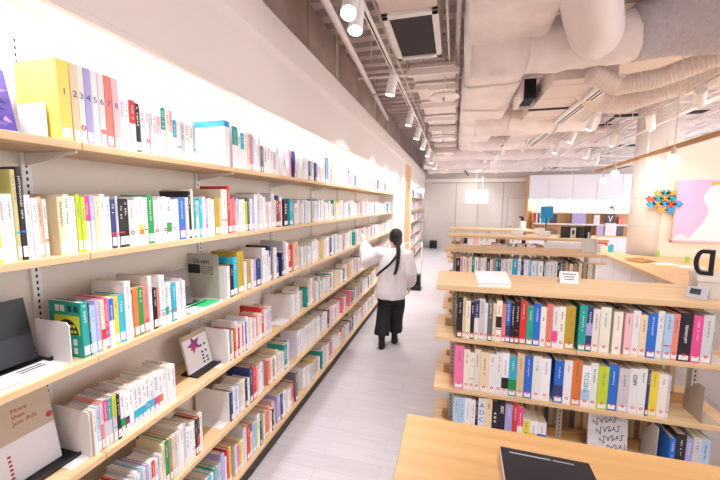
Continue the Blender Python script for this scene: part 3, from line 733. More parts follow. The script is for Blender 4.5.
# bookends of that island
def ibook(x, k, lean, label, col='cfc8c0', dy=.03, h=.17):
    o = thing('bookend', label, 'bookend', (x, ISL[1][0]+dy, ISZ[k]+.0005), 0, 'steel bookends on the letter-card island')
    mm = mat('grey bookend '+col, col, .45)
    m = MB(); m.prism([(0, 0), (.15, 0), (.15, h*.55), (.05, h), (0, h)], 0, .003, 'x'); m.M = None; m.build('upright_plate', mm, o)
    m = MB(); m.box(0, .09, 0, .15, 0, .0015); m.build('base_plate', mm, o)
ibook(1.318, 'T', 0, 'grey bookend closing the upper shelf of the letter-card island')
ibook(1.30, 'S', 0, 'brownish bookend closing the middle shelf of the letter-card island', 'b8aa9a', .02, .20)
ibook(1.115, 'R', 0, 'pale grey bookend before the blue book on the lower shelf', 'd6d1cc', .015, .27)
# cover with handwriting facing out on the lower shelf
o = thing('book', 'white book with black handwriting facing out on the lower island shelf', 'book', (.80, ISL[1][0]+.05, ISZ['R']+.0005), 0)
bw, bh = .20, .27
T = Matrix.Rotation(-.10, 4, 'X')
m = MB(); m.M = T; m.box(0, bw, 0, .002, 0, bh); m.box(0, bw, .012, .014, 0, bh); m.box(0, .002, 0, .014, 0, bh); m.build('cover', mat('grey white cover', 'dcdbe2', .45), o)
m = MB(); m.M = T; m.box(.002, bw-.003, .002, .012, .002, bh-.002); m.build('page_block', M_pages, o)
m = MB(); m.M = T; random.seed(5)
for r in range(4):
    x = .02+r*.018; pts = []
    for i in range(46):
        a = i*.62; pts.append((x+i*.0028+.006*math.cos(a*1.3), -.0012, bh-.055-r*.05+i*.0009+(.011+.008*((i//7) % 2))*math.sin(a)))
    m.tube([p for p in pts if p[0] < bw-.008], .0016, 5)
m.build('handwriting', M_ink, o)
m = MB(); m.M = T; m.tube([(.055, -.0012, .045), (.055, 0, .045)], .032, 20); m.build('blue_disc', mat('blue disc', '3d6fd0', .5), o)
# further islands
o = thing('display_stand', 'small grey metal stand on the far end of the second island', 'stand', (1.34, 4.02, ZT), .1)
m = MB(); m.box(-.075, .075, -.06, .06, 0, .003); m.build('base', M_post, o)
m = MB(); m.M = Matrix.Rotation(-.12, 4, 'X'); m.box(-.075, .075, -.052, -.048, .003, .14); m.build('front_plate', mat('grey steel plate', 'cbc3c1', .5), o)
m = MB(); m.box(.06, .075, -.05, .06, .003, .13); m.build('side_plate', mat('grey steel plate', 'cbc3c1', .5), o)
o = thing('display_board', 'black folding board with a white picture on the third island', 'display board', (1.70, 5.70, ZT), .18)
m = MB(); m.box(-.17, .17, -.006, .006, 0, .17); m.build('board', M_black, o)
m = MB(); m.box(-.035, .04, -.008, -.0055, .0, .15); m.build('white_picture', mat('picture white', 'ece8e6', .5), o)
m = MB(); m.box(-.015, .022, -.0095, -.0075, .05, .11); m.build('motif', mat('dark motif', '4a4a52', .5), o)
m = MB(); m.box(-.17, .17, .0, .09, 0, .006); m.build('foot', M_black, o)
o = thing('book', 'thin black book standing upright beside the black folding board', 'book', (1.83, 5.53, ZT), .0)
m = MB(); m.box(0, .045, 0, .10, 0, .19); m.build('cover', M_black, o)
m = MB(); m.box(.012, .032, -.001, .001, .01, .10); m.build('spine_label', M_label, o)
o = thing('sign_stand', 'blue sign on a black stem on the third island', 'sign', (1.36, 5.80, ZT), 0)
m = MB(); m.box(-.06, .06, -.04, .04, 0, .085); m.build('base', mat('white sign base', 'eceaee', .5), o)
m = MB(); m.tube([(0, 0, .085), (0, 0, .28)], .009, 8); m.build('stem', M_black, o)
m = MB(); m.box(-.085, .085, -.01, .01, .28, .46); m.build('sign_panel', mat('sign blue', '1e9fe0', .5), o)
o = thing('sign_card', 'white card standing on the third island', 'sign', (.95, 5.75, ZT), 0)
m = MB(); m.M = Matrix.Rotation(-.25, 4, 'X'); m.box(-.09, .09, 0, .003, 0, .10); m.build('front_sheet', mat('card white', 'f7f6fa', .5), o)
m = MB(); m.box(-.09, .09, .02, .05, 0, .004); m.build('foot', mat('card white', 'f7f6fa', .5), o)
o = thing('pump_bottle', 'white pump bottle with a black top on the farthest island', 'bottle', (1.27, 7.2, ZT), 0)
m = MB(); m.tube([(0, 0, 0), (0, 0, .15), (0, 0, .17)], [.06, .06, .03], 14); m.build('bottle', mat('white plastic', 'f3f1f0', .4), o)
m = MB(); m.tube([(0, 0, .17), (0, 0, .24)], .028, 10); m.tube([(0, 0, .245), (-.06, 0, .245)], .016, 8); m.build('pump', M_black, o)
o = thing('storage_box', 'maroon box on the upper shelf of the third island', 'box', (.52, 5.52, 1.0805), 0)
m = MB(); m.box(-.10, .12, 0, .2, 0, .15); m.build('body', mat('maroon card', '8e2f3c', .5), o)
m = MB(); m.box(-.105, .125, -.005, .205, .15, .17); m.build('lid', mat('maroon lid', '9c3a46', .5), o)
for i, (x, lab) in enumerate(((1.46, 'wide white display board below the blue sign stand'), (1.83, 'wide white display board below the black folding board'))):
    o = thing('white_board', lab, 'board', (x, 5.515, 1.0805), 0, 'white boards on the third island')
    m = MB(); m.box(-.18, .18, 0, .012, 0, .27); m.build('panel', mat('white panel', 'f4f0f0', .5), o)
    m = MB(); m.box(-.18, .18, .012, .12, 0, .006); m.build('foot', mat('white panel', 'f4f0f0', .5), o)
# ---------------------------------------------------------------- counter, painting, jigsaw pieces
ctr = thing('counter', 'long oak-topped white counter running to the round column', 'counter', (0, 0, 0))
m = MB(); m.prism([(2.30, 2.2), (4.6, 2.2), (4.6, RY-.01), (3.45, RY-.01), (3.15, 7.24), (2.96, 8.12), (2.76, 8.12)], .945, 1.0, 'z'); m.build('counter_top', wood('counter oak', 'ecca9c', 'dfb984', 'Y'), ctr, bevel=.003)
m = MB(); m.prism([(2.36, 2.3), (4.5, 2.3), (4.5, RY-.03), (3.40, RY-.03), (3.08, 7.26), (2.90, 8.05), (2.80, 8.05)], .0, .944, 'z'); m.build('counter_body', mat('counter white', 'f0edf0', .5), ctr)
for t in np.linspace(.12, .92, 7):
    m = MB(); a = Vector((2.36, 2.3, 0)).lerp(Vector((2.80, 8.05, 0)), t); m.box(a.x-.004, a.x+.006, a.y, a.y+.005, .05, .94)
    m.build('panel_joint', mat('joint grey', 'dcd8dc', .6), ctr)
pt = thing('painting', 'large pink, white and orange abstract painting on the cream wall', 'painting', (3.68, RY-.045, 0))
z0, z1 = 1.29, 2.33
m = MB(); m.box(0, 1.9, 0, .045, z0, z1); m.build('canvas', mat('painted pink', 'f2c4ec', .5, var=.06, vscale=2), pt)
m = MB(); m.box(-.02, 1.92, -.004, .045, z0-.022, z0); m.box(-.02, 0, -.004, .045, z0-.022, z1); m.build('frame', mat('pale frame', 'd9c2b6', .5), pt)
def blob(pts, name, col, dy):
    m = MB(); m.prism(pts, -dy, .001, 'y'); m.build(name, mat('paint '+col, col, .5, var=.04, vscale=4), pt)
def curve_pts(P, n=8):
    out = []; N = len(P)
    for i in range(N):
        a, b, c, d = [Vector(P[(i+k-1) % N]).to_3d() for k in range(4)]
        for j in range(n):
            t = j/n; out.append(tuple((.5*((2*b)+(-a+c)*t+(2*a-5*b+4*c-d)*t*t+(-a+3*b-3*c+d)*t*t*t))[:2]))
    return out
blob(curve_pts([(.34, z0+.02), (.27, z0+.10), (.38, z0+.28), (.46, z0+.50), (.42, z0+.62), (.38, z0+.76), (.46, z0+.92), (.60, z0+.95), (.66, z0+.80), (.66, z0+.60), (.74, z0+.38), (1.3, z0+.36), (1.5, z0+.2), (1.45, z0+.02)]), 'white_figure', 'fbf3f6', .0012)
blob([(.64, z0+.38), (1.9, z0+.38), (1.9, z1), (.72, z1), (.67, z0+.80)], 'orange_field', 'f58a63', .0006)
blob(curve_pts([(.46, z1-.03), (.52, z1-.12), (.68, z1-.20), (.90, z1-.10), (.9, z1-.02), (.6, z1-.02)]), 'amber_field', 'f7b26a', .0009)
blob(curve_pts([(.02, z0+.02), (.10, z0+.12), (.24, z0+.05), (.35, z0+.02)]), 'pale_corner', 'fbe9f4', .0009)
JP = [(282, 160, 'o'), (315, 158, 't'), (345, 160, 'o'), (245, 187, 'r'), (281, 185, 't'), (312, 185, 'o'), (343, 183, 't'), (246, 212, 'b'), (277, 210, 'o'), (308, 210, 'b'), (340, 212, 'r'), (372, 212, 'b'), (298, 238, 'o'), (336, 240, 'b')]
JC = dict(o=('orange', 'f6a84e'), t=('teal', '1f9fae'), r=('red', 'e8573f'), b=('blue', '2a9fd6'))
JW = ['topmost row, first', 'topmost row, middle', 'topmost row, last', 'second row, first', 'second row, second', 'second row, third', 'second row, last', 'third row, first', 'third row, second', 'third row, third', 'third row, fourth', 'third row, last nearest the painting', 'bottom row, first', 'bottom row, last']
def jig(r):
    p = []
    for s in range(4):
        a0 = s*PI/2; ex, ey = math.cos(a0), math.sin(a0); nx, ny = -ey, ex
        sg = 1 if s % 2 == 0 else -1
        base = [(-1, 0), (-.32, 0), (-.22, .12*sg)]
        base += [(.34*math.cos(t), sg*(.36)+.30*sg*math.sin(t)) for t in (PI*1.12, PI*.85, PI*.5, PI*.15, -PI*.12)] if True else []
        base += [(.22, .12*sg), (.32, 0)]
        for u_, v_ in base: p.append(((-u_)*nx*-1*r+ex*r*(1+v_*.9), (-u_)*ny*-1*r+ey*r*(1+v_*.9)))
    return p
for i, (a, b, c) in enumerate(JP):
    q = U(600+a/4.8, 160+b/4.8, y=RY-.08)
    o = thing('jigsaw_piece', f"{JC[c][0]} jigsaw piece on the cream wall, {JW[i]}", 'jigsaw piece', (q[0], RY-.09, q[2]), 0, 'jigsaw pieces on the cream wall')
    m = MB(); m.M = Matrix.Rotation(random.uniform(-.1, .1), 4, 'Y'); m.prism(jig(.050), 0, .02, 'y'); m.build('piece', mat('jigsaw '+JC[c][0], JC[c][1], .45), o)
    m = MB(); m.tube([(0, .02, 0), (0, .0885 if q[0] < 3.6 else .043, 0)], .008, 8); m.build('mounting_pin', M_white, o)
# things on the counter
def on(u, v): q = U(u, v, z=1.0); return (q[0], q[1], 1.0005)
o = thing('paper_craft', 'red and white folded paper craft near the counter tip', 'paper craft', (2.86, 7.75, 1.0005), .2)
m = MB(); m.prism([(-.09, 0), (.05, 0), (.09, .08), (-.02, .13), (-.11, .09)], -.02, .0, 'y'); m.build('white_fold', mat('white paper', 'f6f0ee', .6), o)
m = MB(); m.prism([(-.10, .09), (0, .12), (.09, .09), (.06, .2), (-.06, .21)], -.01, .03, 'y'); m.build('red_fold', mat('red paper', 'f0524a', .6), o)
o = thing('paper_craft', 'small cyan paper craft beside the red one on the counter', 'paper craft', (2.905, 7.50, 1.0005), .1)
m = MB(); m.prism([(-.04, 0), (.04, 0), (.045, .13), (0, .16), (-.05, .12)], 0, .02, 'y'); m.build('fold', mat('cyan paper', '3fb9cf', .6), o)
o = thing('book', 'brown open book lying on the counter below the column', 'book', (2.93, 6.42, 1.0005), .5)
m = MB(); m.prism([(-.17, 0), (-.02, .012), (0, .004), (.02, .012), (.17, 0), (.17, .006), (.02, .05), (0, .03), (-.02, .05), (-.17, .012)], -.11, .11, 'y'); m.build('page_block', mat('brown pages', 'b98452', .6), o)
m = MB(); m.prism([(-.18, 0), (.18, 0), (.18, .003), (-.18, .003)], -.115, .115, 'y'); m.build('cover', mat('dark brown cover', '6e4526', .5), o)
m = MB(); m.box(-.16, .20, .12, .16, .02, .035); m.build('front_flap', mat('tan flap', 'c99460', .5), o)
for i, (u, v, w, l, r, lab) in enumerate(((664, 264, .30, .22, .1, 'white sheet lying on the counter behind the brown book'), (690, 267, .30, .21, -.1, 'white sheet lying on the counter close to the grey box'), (648, 252, .42, .12, .3, 'pale sheet lying on the counter by the column'))):
    x, y, z = on(u, v); o = thing('paper_sheet', lab, 'paper', (x, y, z), r, 'sheets on the counter')
    m = MB(); m.box(-w/2, w/2, -l/2, l/2, 0, .002+.001*i); m.build('sheet', mat('sheet white', 'f8f4f2', .6), o)
for i, (u, v, h, lab) in enumerate(((657.5, 257, .13, 'small green card standing by the painting corner'), (687, 263, .12, 'small green card standing behind the letter D'))):
    x, y, z = on(u, v); y = min(y, RY-.12); o = thing('green_card', lab, 'card', (x, y, z), .3, 'green cards on the counter')
    m = MB(); m.prism([(-.03, 0), (.035, 0), (.035, h*.7), (.012, h*.95), (0, h*.6), (-.02, h), (-.035, h*.7)], 0, .006, 'y'); m.build('card', mat('green card', '9ed05c', .6), o)
    m = MB(); m.box(-.04, .04, 0, .05, 0, .004); m.build('foot', mat('green card', '9ed05c', .6), o)
# timber beam above the counter edge, with pendant bulbs
m = MB()
def slant(m, a, b, w, h):
    a, b = Vector(a), Vector(b); t = (b-a).normalized(); n = Vector((t.y, -t.x, 0))*w/2; u = Vector((0, 0, h))
    v = [a-n, a+n, a+n+u, a-n+u, b-n, b+n, b+n+u, b-n+u]
    m.add(v, [(0,1,2,3),(7,6,5,4),(1,0,4,5),(2,1,5,6),(3,2,6,7),(0,3,7,4)])
slant(m, (2.18, .8, 2.59), (2.90, 8.5, 2.59), .05, .05)
struct(m.build('beam', wood('beam timber', 'b98a50', '9c6f3a', 'Y')), 'slim timber beam over the counter edge', 'beam')
M_bulb = mat('lit bulb', 'fff3e0', .3, emit=9, ecol=hexc('fff0d8'))
M_cord = mat('pale cord', 'e6dcd4', .6)
for i, (u, v, z) in enumerate(((603, 181, 2.3), (615, 174, 2.34), (645, 182, 2.28), (673, 160, 2.3))):
    q = U(u, v, z=z)
    o = thing('pendant_bulb', ['pendant bulb hanging lowest over the counter tip', 'pendant bulb hanging just past the first over the counter', 'pendant bulb in front of the round column', 'pendant bulb nearest the painting'][i], 'lamp', tuple(q), 0, 'pendant bulbs over the counter')
    m = MB(); m.ellipsoid((0, 0, 0), (.045, .045, .05)); m.build('bulb', M_bulb, o, True)
    m = MB(); m.tube([(0, 0, .045), (0, 0, .11)], .02, 10); m.build('socket', mat('socket', 'd8c9ba', .5), o)
    m = MB(); m.tube([(0, 0, .11), (0, 0, 3.5-q[2])], .004, 6); m.build('cord', M_cord, o)
    ld = bpy.data.lights.new('bulb_glow', 'POINT'); ld.energy = 3.5; ld.color = (1, .78, .52); ld.shadow_soft_size = .06
    lo = bpy.data.objects.new('bulb_glow', ld); COL.objects.link(lo); lo.parent = o; lo.location = (0, 0, -.11)

# ---------------------------------------------------------------- wall unit at the far end
CY = 14.6
wu = thing('wall_unit', 'white and oak wall unit with a lit niche on the far wall', 'cabinet', (0, 0, 0))
m = MB(); m.box(2.72, 7.2, 15.06, 15.09, 0, 3.0); m.build('niche_back', M_oakz, wu)
m = MB(); m.box(2.76, 7.2, 15.05, 15.06, 1.64, 2.08); m.build('niche_lining', mat('niche cream', 'f3e4cc', .6), wu)
m = MB(); m.box(2.70, 2.75, CY, 15.06, 0, 3.02); m.build('side_panel', M_oakz, wu)
xs = [2.72, 3.45, 4.25, 5.05, 5.85, 6.65, 7.2]
M_cab = mat('cabinet white', 'f3f2fa', .45)
for a, b in zip(xs[:-1], xs[1:]):
    m = MB(); m.box(a+.006, b-.006, CY, 15.06, 2.08, 3.02); m.build('upper_door', M_cab, wu)
    m = MB(); m.box(a+.004, b-.004, CY, 15.06, 0, .71); m.build('lower_door', M_cab, wu)
m = MB(); m.box(2.70, 7.2, CY-.03, 15.06, .712, .76); m.build('worktop', M_oakx, wu)
for z in (1.60, 1.16):
    m = MB(); m.box(2.95, 7.2, CY+.10, 15.06, z-.03, z+.02); m.build('niche_shelf', M_white, wu)
m = MB(); m.box(2.95, 2.99, CY+.10, 15.06, .76, 1.57); m.build('niche_divider', M_oakz, wu)
m = MB(); m.box(2.80, 7.1, CY+.12, CY+.16, 2.055, 2.078); m.build('light_strip', mat('niche light', 'fff1d6', .3, emit=16, ecol=hexc('fff4e0')), wu)
def u2x(u, y=14.75, v=220): return float(U(u, v, y=y)[0])
def stand_item(name, label, cat, u0, u1, z, h, m_, part='panel', dep=.03, y=14.76, extra=None, group=None):
    a, b = u2x(u0), u2x(u1); o = thing(name, label, cat, ((a+b)/2, y, z+.0005), 0, group); w = (b-a)/2
    mm = MB(); mm.box(-w, w, 0, dep, 0, h); mm.build(part, m_, o)
    mm = MB(); mm.box(-w*.7, w*.7, dep, dep+.08, 0, .01); mm.build('foot', M_white, o)
    if extra: extra(o, w, h)
    return o
def poster_art(cols, n=5):
    def f(o, w, h):
        mm = MB(); 
        for i in range(n):
            x = random.uniform(-w*.6, w*.3); z = random.uniform(h*.2, h*.7); mm.box(x, x+w*.4, -.003, 0, z, z+h*.12, L(random.choice(cols)))
        mm.build('print', attr_mat('cover print'), o)
    return f
M_pos = mat('poster white', 'f2f1f2', .5)
stand_item('poster', 'white poster with a pale green print on the niche top shelf', 'poster', 544, 553, 1.62, .42, M_pos, extra=poster_art(['bfe3c4', 'cfe8e8', 'dfeee0']))
stand_item('poster', 'small white poster at the middle of the niche top shelf', 'poster', 575, 583, 1.62, .38, M_pos, extra=poster_art(['f0d9c4', 'e8e3d0']))
stand_item('poster', 'white poster with a zigzag line print on the niche top shelf', 'poster', 606, 615, 1.62, .42, M_pos, extra=poster_art(['a9a7ad', 'c9c4c4', '8f8c94'], 9))
for i, (u, c) in enumerate(((534.2, 'r'), (536.2, 'w'), (538.0, 'z'), (539.6, 'w'))):
    stand_item('book', f"{CN[c]} book, {ordinal(i+1)} of the short row in the far niche", 'book', u, u+1.5, 1.18, .36, mat('niche book '+c, PAL[c], .5), 'cover', .2, group='short row of books in the far niche')
stand_item('display_book', 'cyan cover facing out in the far niche', 'book', 541, 549, 1.18, .36, mat('cyan cover', '23a6dc', .5), 'cover')
stand_item('display_book', 'dark grey cover facing out beside the cyan one', 'book', 550, 557, 1.18, .35, mat('dark grey cover', '4b4a55', .5), 'cover')
stand_item('info_board', 'wide lavender panel on the middle niche shelf', 'panel', 572, 586, 1.18, .40, mat('lavender panel', 'b7aee2', .5))
stand_item('display_book', 'white cover facing out in the far niche', 'book', 594, 600, 1.18, .34, mat('white niche cover', 'eae6ee', .5), 'cover')
def vee(o, w, h):
    mm = MB(); mm.prism([(-w*.55, h*.75), (-w*.3, h*.75), (0, h*.38), (w*.3, h*.75), (w*.55, h*.75), (.0, h*.16)], -.004, 0, 'y'); mm.build('vee_mark', mat('pale mark', 'e9e6ee', .5), o)
stand_item('poster', 'dark board with a white V shape in the far niche', 'poster', 606, 615, 1.18, .42, mat('charcoal board', '57545e', .5), extra=vee)
stand_item('storage_box', 'pink and red box at the end of the niche shelf', 'box', 619, 625, 1.18, .26, mat('coral box', 'e88a80', .5), 'body', .2)
stand_item('storage_box', 'long cream box on the worktop below the niche', 'box', 534, 547, .762, .22, mat('cream box', 'e9dfd2', .5), 'body', .2, 14.70)
stand_item('storage_box', 'dark tray on the worktop below the niche', 'box', 548, 558, .762, .16, mat('grey tray', '7d7a72', .5), 'body', .2, 14.70)
stand_item('magazine_file', 'lilac magazine file on the worktop by the white boxes', 'file', 597, 604, .762, .36, mat('lilac file', 'cbb8e2', .5), 'body', .2, 14.70)
stand_item('magazine_file', 'big white magazine file on the worktop by the column', 'file', 605, 616, .762, .46, mat('white file', 'f1eef2', .5), 'body', .2, 14.66)
stand_item('magazine_file', 'dark magazine file on the worktop next to the column', 'file', 617, 624, .762, .36, mat('dark file', '5b5560', .5), 'body', .2, 14.72)

# fabric pendant lamp, black bin, step stool
o = thing('pendant_lamp', 'oblong white fabric pendant lamp before the far wall', 'lamp', (.80, 14.0, 0))
m = MB(); m.box(-.40, .40, -.2, .2, 1.93, 2.42); m.build('lamp_shade', mat('lit fabric', 'fff4ea', .6, emit=1.1, ecol=hexc('fff0e2')), o, bevel=.02)
for x in (-.25, -.02, .2):
    m = MB(); m.tube([(x, 0, 2.42), (x, 0, 4.1)], .006, 6); m.build('cord', M_cord, o)
ld = bpy.data.lights.new('lamp_glow', 'POINT'); ld.energy = 6; ld.color = (1, .95, .9); ld.shadow_soft_size = .3
lo = bpy.data.objects.new('lamp_glow', ld); COL.objects.link(lo); lo.parent = o; lo.location = (0, 0, 1.75)
o = thing('waste_bin', 'black bin standing against the far wall', 'bin', (-.83, 14.85, .001))
m = MB(); m.prism([(-.15, -.12), (.15, -.12), (.15, .12), (-.15, .12)], 0, .32, 'z'); m.build('body', M_black, o, bevel=.01)
m = MB(); m.box(-.155, .155, -.125, .125, .32, .335); m.build('rim', mat('bin rim', '2a292e', .4), o)
o = thing('step_stool', 'step stool with black steps and white handrail in the aisle', 'step stool', (-.88, 7.6, 0), .05)
m = MB(); m.box(-.22, .22, -.22, .24, .0, .09); m.build('lower_step', M_black, o, bevel=.01)
m = MB(); m.box(.0, .19, .0, .22, .09, .30); m.build('upper_step', M_black, o, bevel=.01)
m = MB(); m.tube([(-.20, .24, 0), (-.20, .24, 1.0), (.20, .24, 1.0), (.20, .24, 0)], .017, 8); m.build('handrail', M_white, o)
m = MB(); m.tube([(.20, .24, 1.0), (.22, -.1, .95), (.22, -.1, 0)], .014, 8); m.build('handrail', M_white, o)
# ---------------------------------------------------------------- ceiling services
random.seed(23)
M_pipe = mat('painted pipe', 'f8f0ee', .5)
M_rail = mat('white track', 'efe6e2', .4)
M_insul = mat('white duct wrap', 'f6ecea', .55, bump=.35, bscale=9, var=.05, vscale=3)
M_insul2 = mat('pale duct wrap', 'f0e6e6', .5, bump=.3, bscale=12, var=.05, vscale=4)
M_panel = mat('acoustic panel', 'faf1ef', .7)
def track(label, a, b, z):
    o = thing('light_track', label, 'light track', (0, 0, 0), 0, 'ceiling light tracks')
    m = MB(); slant(m, (*a, z), (*b, z), .036, .034); m.build('rail', M_rail, o)
    m = MB(); slant(m, (*a, z-.0012), (*b, z-.0012), .012, .002); m.build('slot', M_dark, o)
    n = int((b[1]-a[1])/1.3)
    for i in range(n):
        t = (i+.5)/n; x = a[0]+(b[0]-a[0])*t; y = a[1]+(b[1]-a[1])*t
        m = MB(); m.tube([(x, y, z+.034), (x, y, 4.15)], .005, 6); m.build('hanger_rod', M_pipe, o)
LENS = mat('lit lens', 'ffffff', .3, emit=22, ecol=(1, .98, 1))
def spot(label, p, aim, z, group, watts=70, r=.052, length=.20, size=75, glow=True):
    o = thing('track_spot', label, 'spotlight', (p[0], p[1], z), 0, group)
    d = (Vector(aim)-Vector((p[0], p[1], z-.14))).normalized()
    m = MB(); m.box(-.02, .02, -.06, .06, -.028, -.0015); m.build('adapter', M_rail, o, bevel=.003)
    c = Vector((0, 0, -.13)); m = MB(); m.tube([(0, 0, -.02), (0, 0, -.10)], .012, 8); m.build('arm', M_rail, o)
    a = c-d*length*.42; b = c+d*length*.58
    m = MB(); m.tube([a, a+d*.01, b-d*.004, b], [r*.86, r, r, r*.96], 20); m.build('lamp_body', M_white, o, True)
    e = o.children[-1].modifiers.new('edge', 'EDGE_SPLIT')
    m = MB(); m.tube([b+d*.0005, b+d*.003], r*.84, 20); m.build('lens', LENS, o)
    ld = bpy.data.lights.new('spot_beam', 'SPOT'); ld.energy = watts; ld.spot_size = math.radians(size); ld.spot_blend = .7; ld.shadow_soft_size = .045; ld.color = (1, .985, .985)
    lo = bpy.data.objects.new('spot_beam', ld); COL.objects.link(lo); lo.parent = o; lo.location = b+d*.012
    lo.rotation_euler = d.to_track_quat('-Z', 'Y').to_euler()
TA, TB_ = (-.70, .2), (-.662, 13.5)
track('white light track above the aisle along the wall bookcase', TA, TB_, 3.30)
def tx(y): return TA[0]+(TB_[0]-TA[0])*(y-TA[1])/(TB_[1]-TA[1])
AL = [(.35, 'p'), (1.15, 'before'), (2.24, 'a'), (2.38, 'b'), (3.75, 'c'), (5.25, 'd'), (6.35, 'e'), (7.5, 'f'), (8.7, 'g'), (10.2, 'h'), (11.8, 'i')]  # the first spot is out of view, added to brighten the near books
ON = ['nearest', 'next to nearest', 'first visible', 'second visible, close beside the first', 'third', 'fourth', 'fifth', 'sixth', 'seventh', 'eighth', 'last']
for i, (y, _) in enumerate(AL):
    aim = (-1.22, y+.15, .9) if i > 1 else (-.98, y+.1, 0)
    if i == 2: aim = (-.55, y-1.0, 1.9)
    if i == 3: aim = (-.65, y-.5, 1.5)
    spot(f"white spot on the aisle track, {ON[i]} from the near end", (tx(y), y), aim, 3.30, 'spots on the aisle track', 58 if y < 3 else 75 if y < 5 else 90 if y < 8 else 95, size=85 if i > 1 else 72)
RA_, RB_ = (2.50, 2.0), (3.22, 12.0)
track('white light track above the counter', RA_, RB_, 3.30)
def rx(y): return RA_[0]+(RB_[0]-RA_[0])*(y-RA_[1])/(RB_[1]-RA_[1])
track('second white light track between the counter and the islands', (1.95, 5.5), (2.42, 12.0), 3.30)
for i, (y, aim) in enumerate(((3.2, (3.2, 4.2, 1)), (5.05, (3.9, 7.2, 1.7)), (6.3, (3.5, 7.2, 1.2)), (7.8, (2.6, 8.6, 1)), (9.6, (2.6, 10, 1)))):
    spot(f"white spot on the counter track, {['nearest and out over the counter front','large one above the letter D','one above the brown open book','small one near the counter tip','last one past the counter'][i]}", (rx(y), y), aim, 3.30, 'spots on the counter track', 45 if y < 5 else 30 if y < 7 else 60, .058, .24, 100)
for i, y in enumerate((6.2, 7.4, 8.8)):
    spot(f"white spot on the inner track, {ONES[i+1]} one counting towards the far wall", (1.95+.0723*(y-5.5), y), (1.4, y+.3, 1.2), 3.30, 'spots on the inner track', 90, size=110)
track('white light track over the farthest island row', (1.02, 8.4), (1.02, 14.0), 3.30)
for i, y in enumerate((8.7, 10.1, 11.4, 12.7, 13.7)):
    spot(f"white spot on the track over the farthest islands, {ONES[i+1]} one towards the far wall", (1.02, y), (1.4-i*.3, y+1.6, .6), 3.30, 'spots over the farthest islands', 38, size=120)
track('short white light track over the near island rows', (.62, -1.2), (.66, 1.5), 3.30)  # out-of-view track, added to brighten the fronts of the near island shelves
for i, (y, aim) in enumerate(((-.6, (.3, 1.6, .6)), (.35, (.5, 2.4, .8)), (1.2, (1.0, 2.5, .8)))):
    spot(f"white spot over the near island rows, {ONES[i+1]} one from the near end", (.64, y), aim, 3.30, 'spots over the near islands', 38, size=85)
# conduits, cross bars, panels
def pipe(label, a, b, r, name='conduit'):
    o = tag(MB().tube([a, b], r, 12).build(name, M_pipe, None, True), label, 'pipe', 'painted ceiling conduits'); return o
pipe('thick painted conduit running beside the aisle track', (-.98, 1.6, 3.5), (-1.30, 6.6, 3.5), .032)
pipe('thin painted conduit high over the aisle', (-.88, 1.2, 3.95), (-.86, 12, 3.95), .015)
pipe('conduit along the near side of the main duct', (-.03, 1.0, 3.75), (-.02, 13, 3.75), .022)
pipe('thin conduit beside the air grille', (-.13, 1.0, 3.65), (-.12, 13, 3.65), .012)
pipe('conduit over the counter track', (2.75, 2.2, 3.18), (3.4, 11, 3.18), .025)
pipe('thin conduit over the counter', (3.05, 2.2, 3.42), (3.7, 11, 3.42), .018)
pipe('thin rod from the soffit to the aisle track', (-1.25, 4.75, 3.38), (-.4, 4.75, 3.40), .012)
BY = [4.42, 5.02, 5.9, 6.85, 7.75, 8.8, 9.9, 11.1]
for i, y in enumerate(BY):
    m = MB(); m.box(-.62, -.01, y-.035, y+.035, 3.46, 3.53)
    if i == 0: m.box(-1.26, -.62, y-.012, y+.012, 3.48, 3.505)
    for x in (-.5, -.06): m.box(x-.005, x+.005, y-.005, y+.005, 3.53, 4.15)
    tag(m.build('cross_bar', M_pipe, None, bevel=.004), f"painted cross bar under the ceiling, {ordinal(i+1)} counting towards the far wall", 'bar', 'painted cross bars')
for i, (a, b) in enumerate(zip(BY[:-1], BY[1:])):
    m = MB(); m.box(-.60, -.05, a+.06, b-.06, 3.58, 3.62)
    tag(m.build('ceiling_tile', M_panel, None, bevel=.004), f"pale ceiling tile behind the cross bars, {ordinal(i+1)} past the air grille", 'panel', 'pale tiles over the aisle')
g = thing('air_grille', 'square air grille with a dark filter over the aisle', 'vent', (0, 0, 0))
m = MB()
x0, x1, y0, y1 = -.71, -.20, 3.24, 4.24
for a in ((x0, x1, y0, y0+.07), (x0, x1, y1-.07, y1), (x0, x0+.06, y0, y1), (x1-.06, x1, y0, y1)): m.box(*a, 3.585, 3.62)
m.build('frame', M_white, g, bevel=.004)
m = MB(); m.box(x0+.05, x1-.05, y0+.06, y1-.06, 3.604, 3.612); m.build('filter', mat('dark filter mesh', '3f3a3e', .8, bump=.5, bscale=120), g)
m = MB(); m.box(x0+.004, x1-.004, y0-.75, y1-.004, 3.614, 4.05); m.build('housing', mat('grille housing', 'e3d4ce', .6), g)
for i, (x, y, r) in enumerate(((-.19, 4.83, .20), (-.30, 7.9, .27), (-.36, 10.2, .3))):
    o = thing('sprinkler', ['white round sprinkler plate beside the main duct, large in view', 'white round sprinkler plate further along the main duct', 'white round sprinkler plate over the farthest island row'][i], 'sprinkler', (x, y, 3.30), 0, 'sprinkler plates')
    m = MB(); m.tube([(0, 0, 0), (0, 0, .006), (0, 0, .03)], [r, r*1.0, r*.85], 32); m.build('plate', M_panel, o, True)
    m = MB(); m.tube([(0, 0, 0), (0, 0, -.03), (0, 0, -.04)], [.014, .01, .02], 10); m.build('head', mat('sprinkler metal', '9a918e', .4, .5), o)
    m = MB(); m.tube([(0, 0, .03), (0, 0, .85)], .01, 8); m.build('drop_pipe', M_pipe, o)
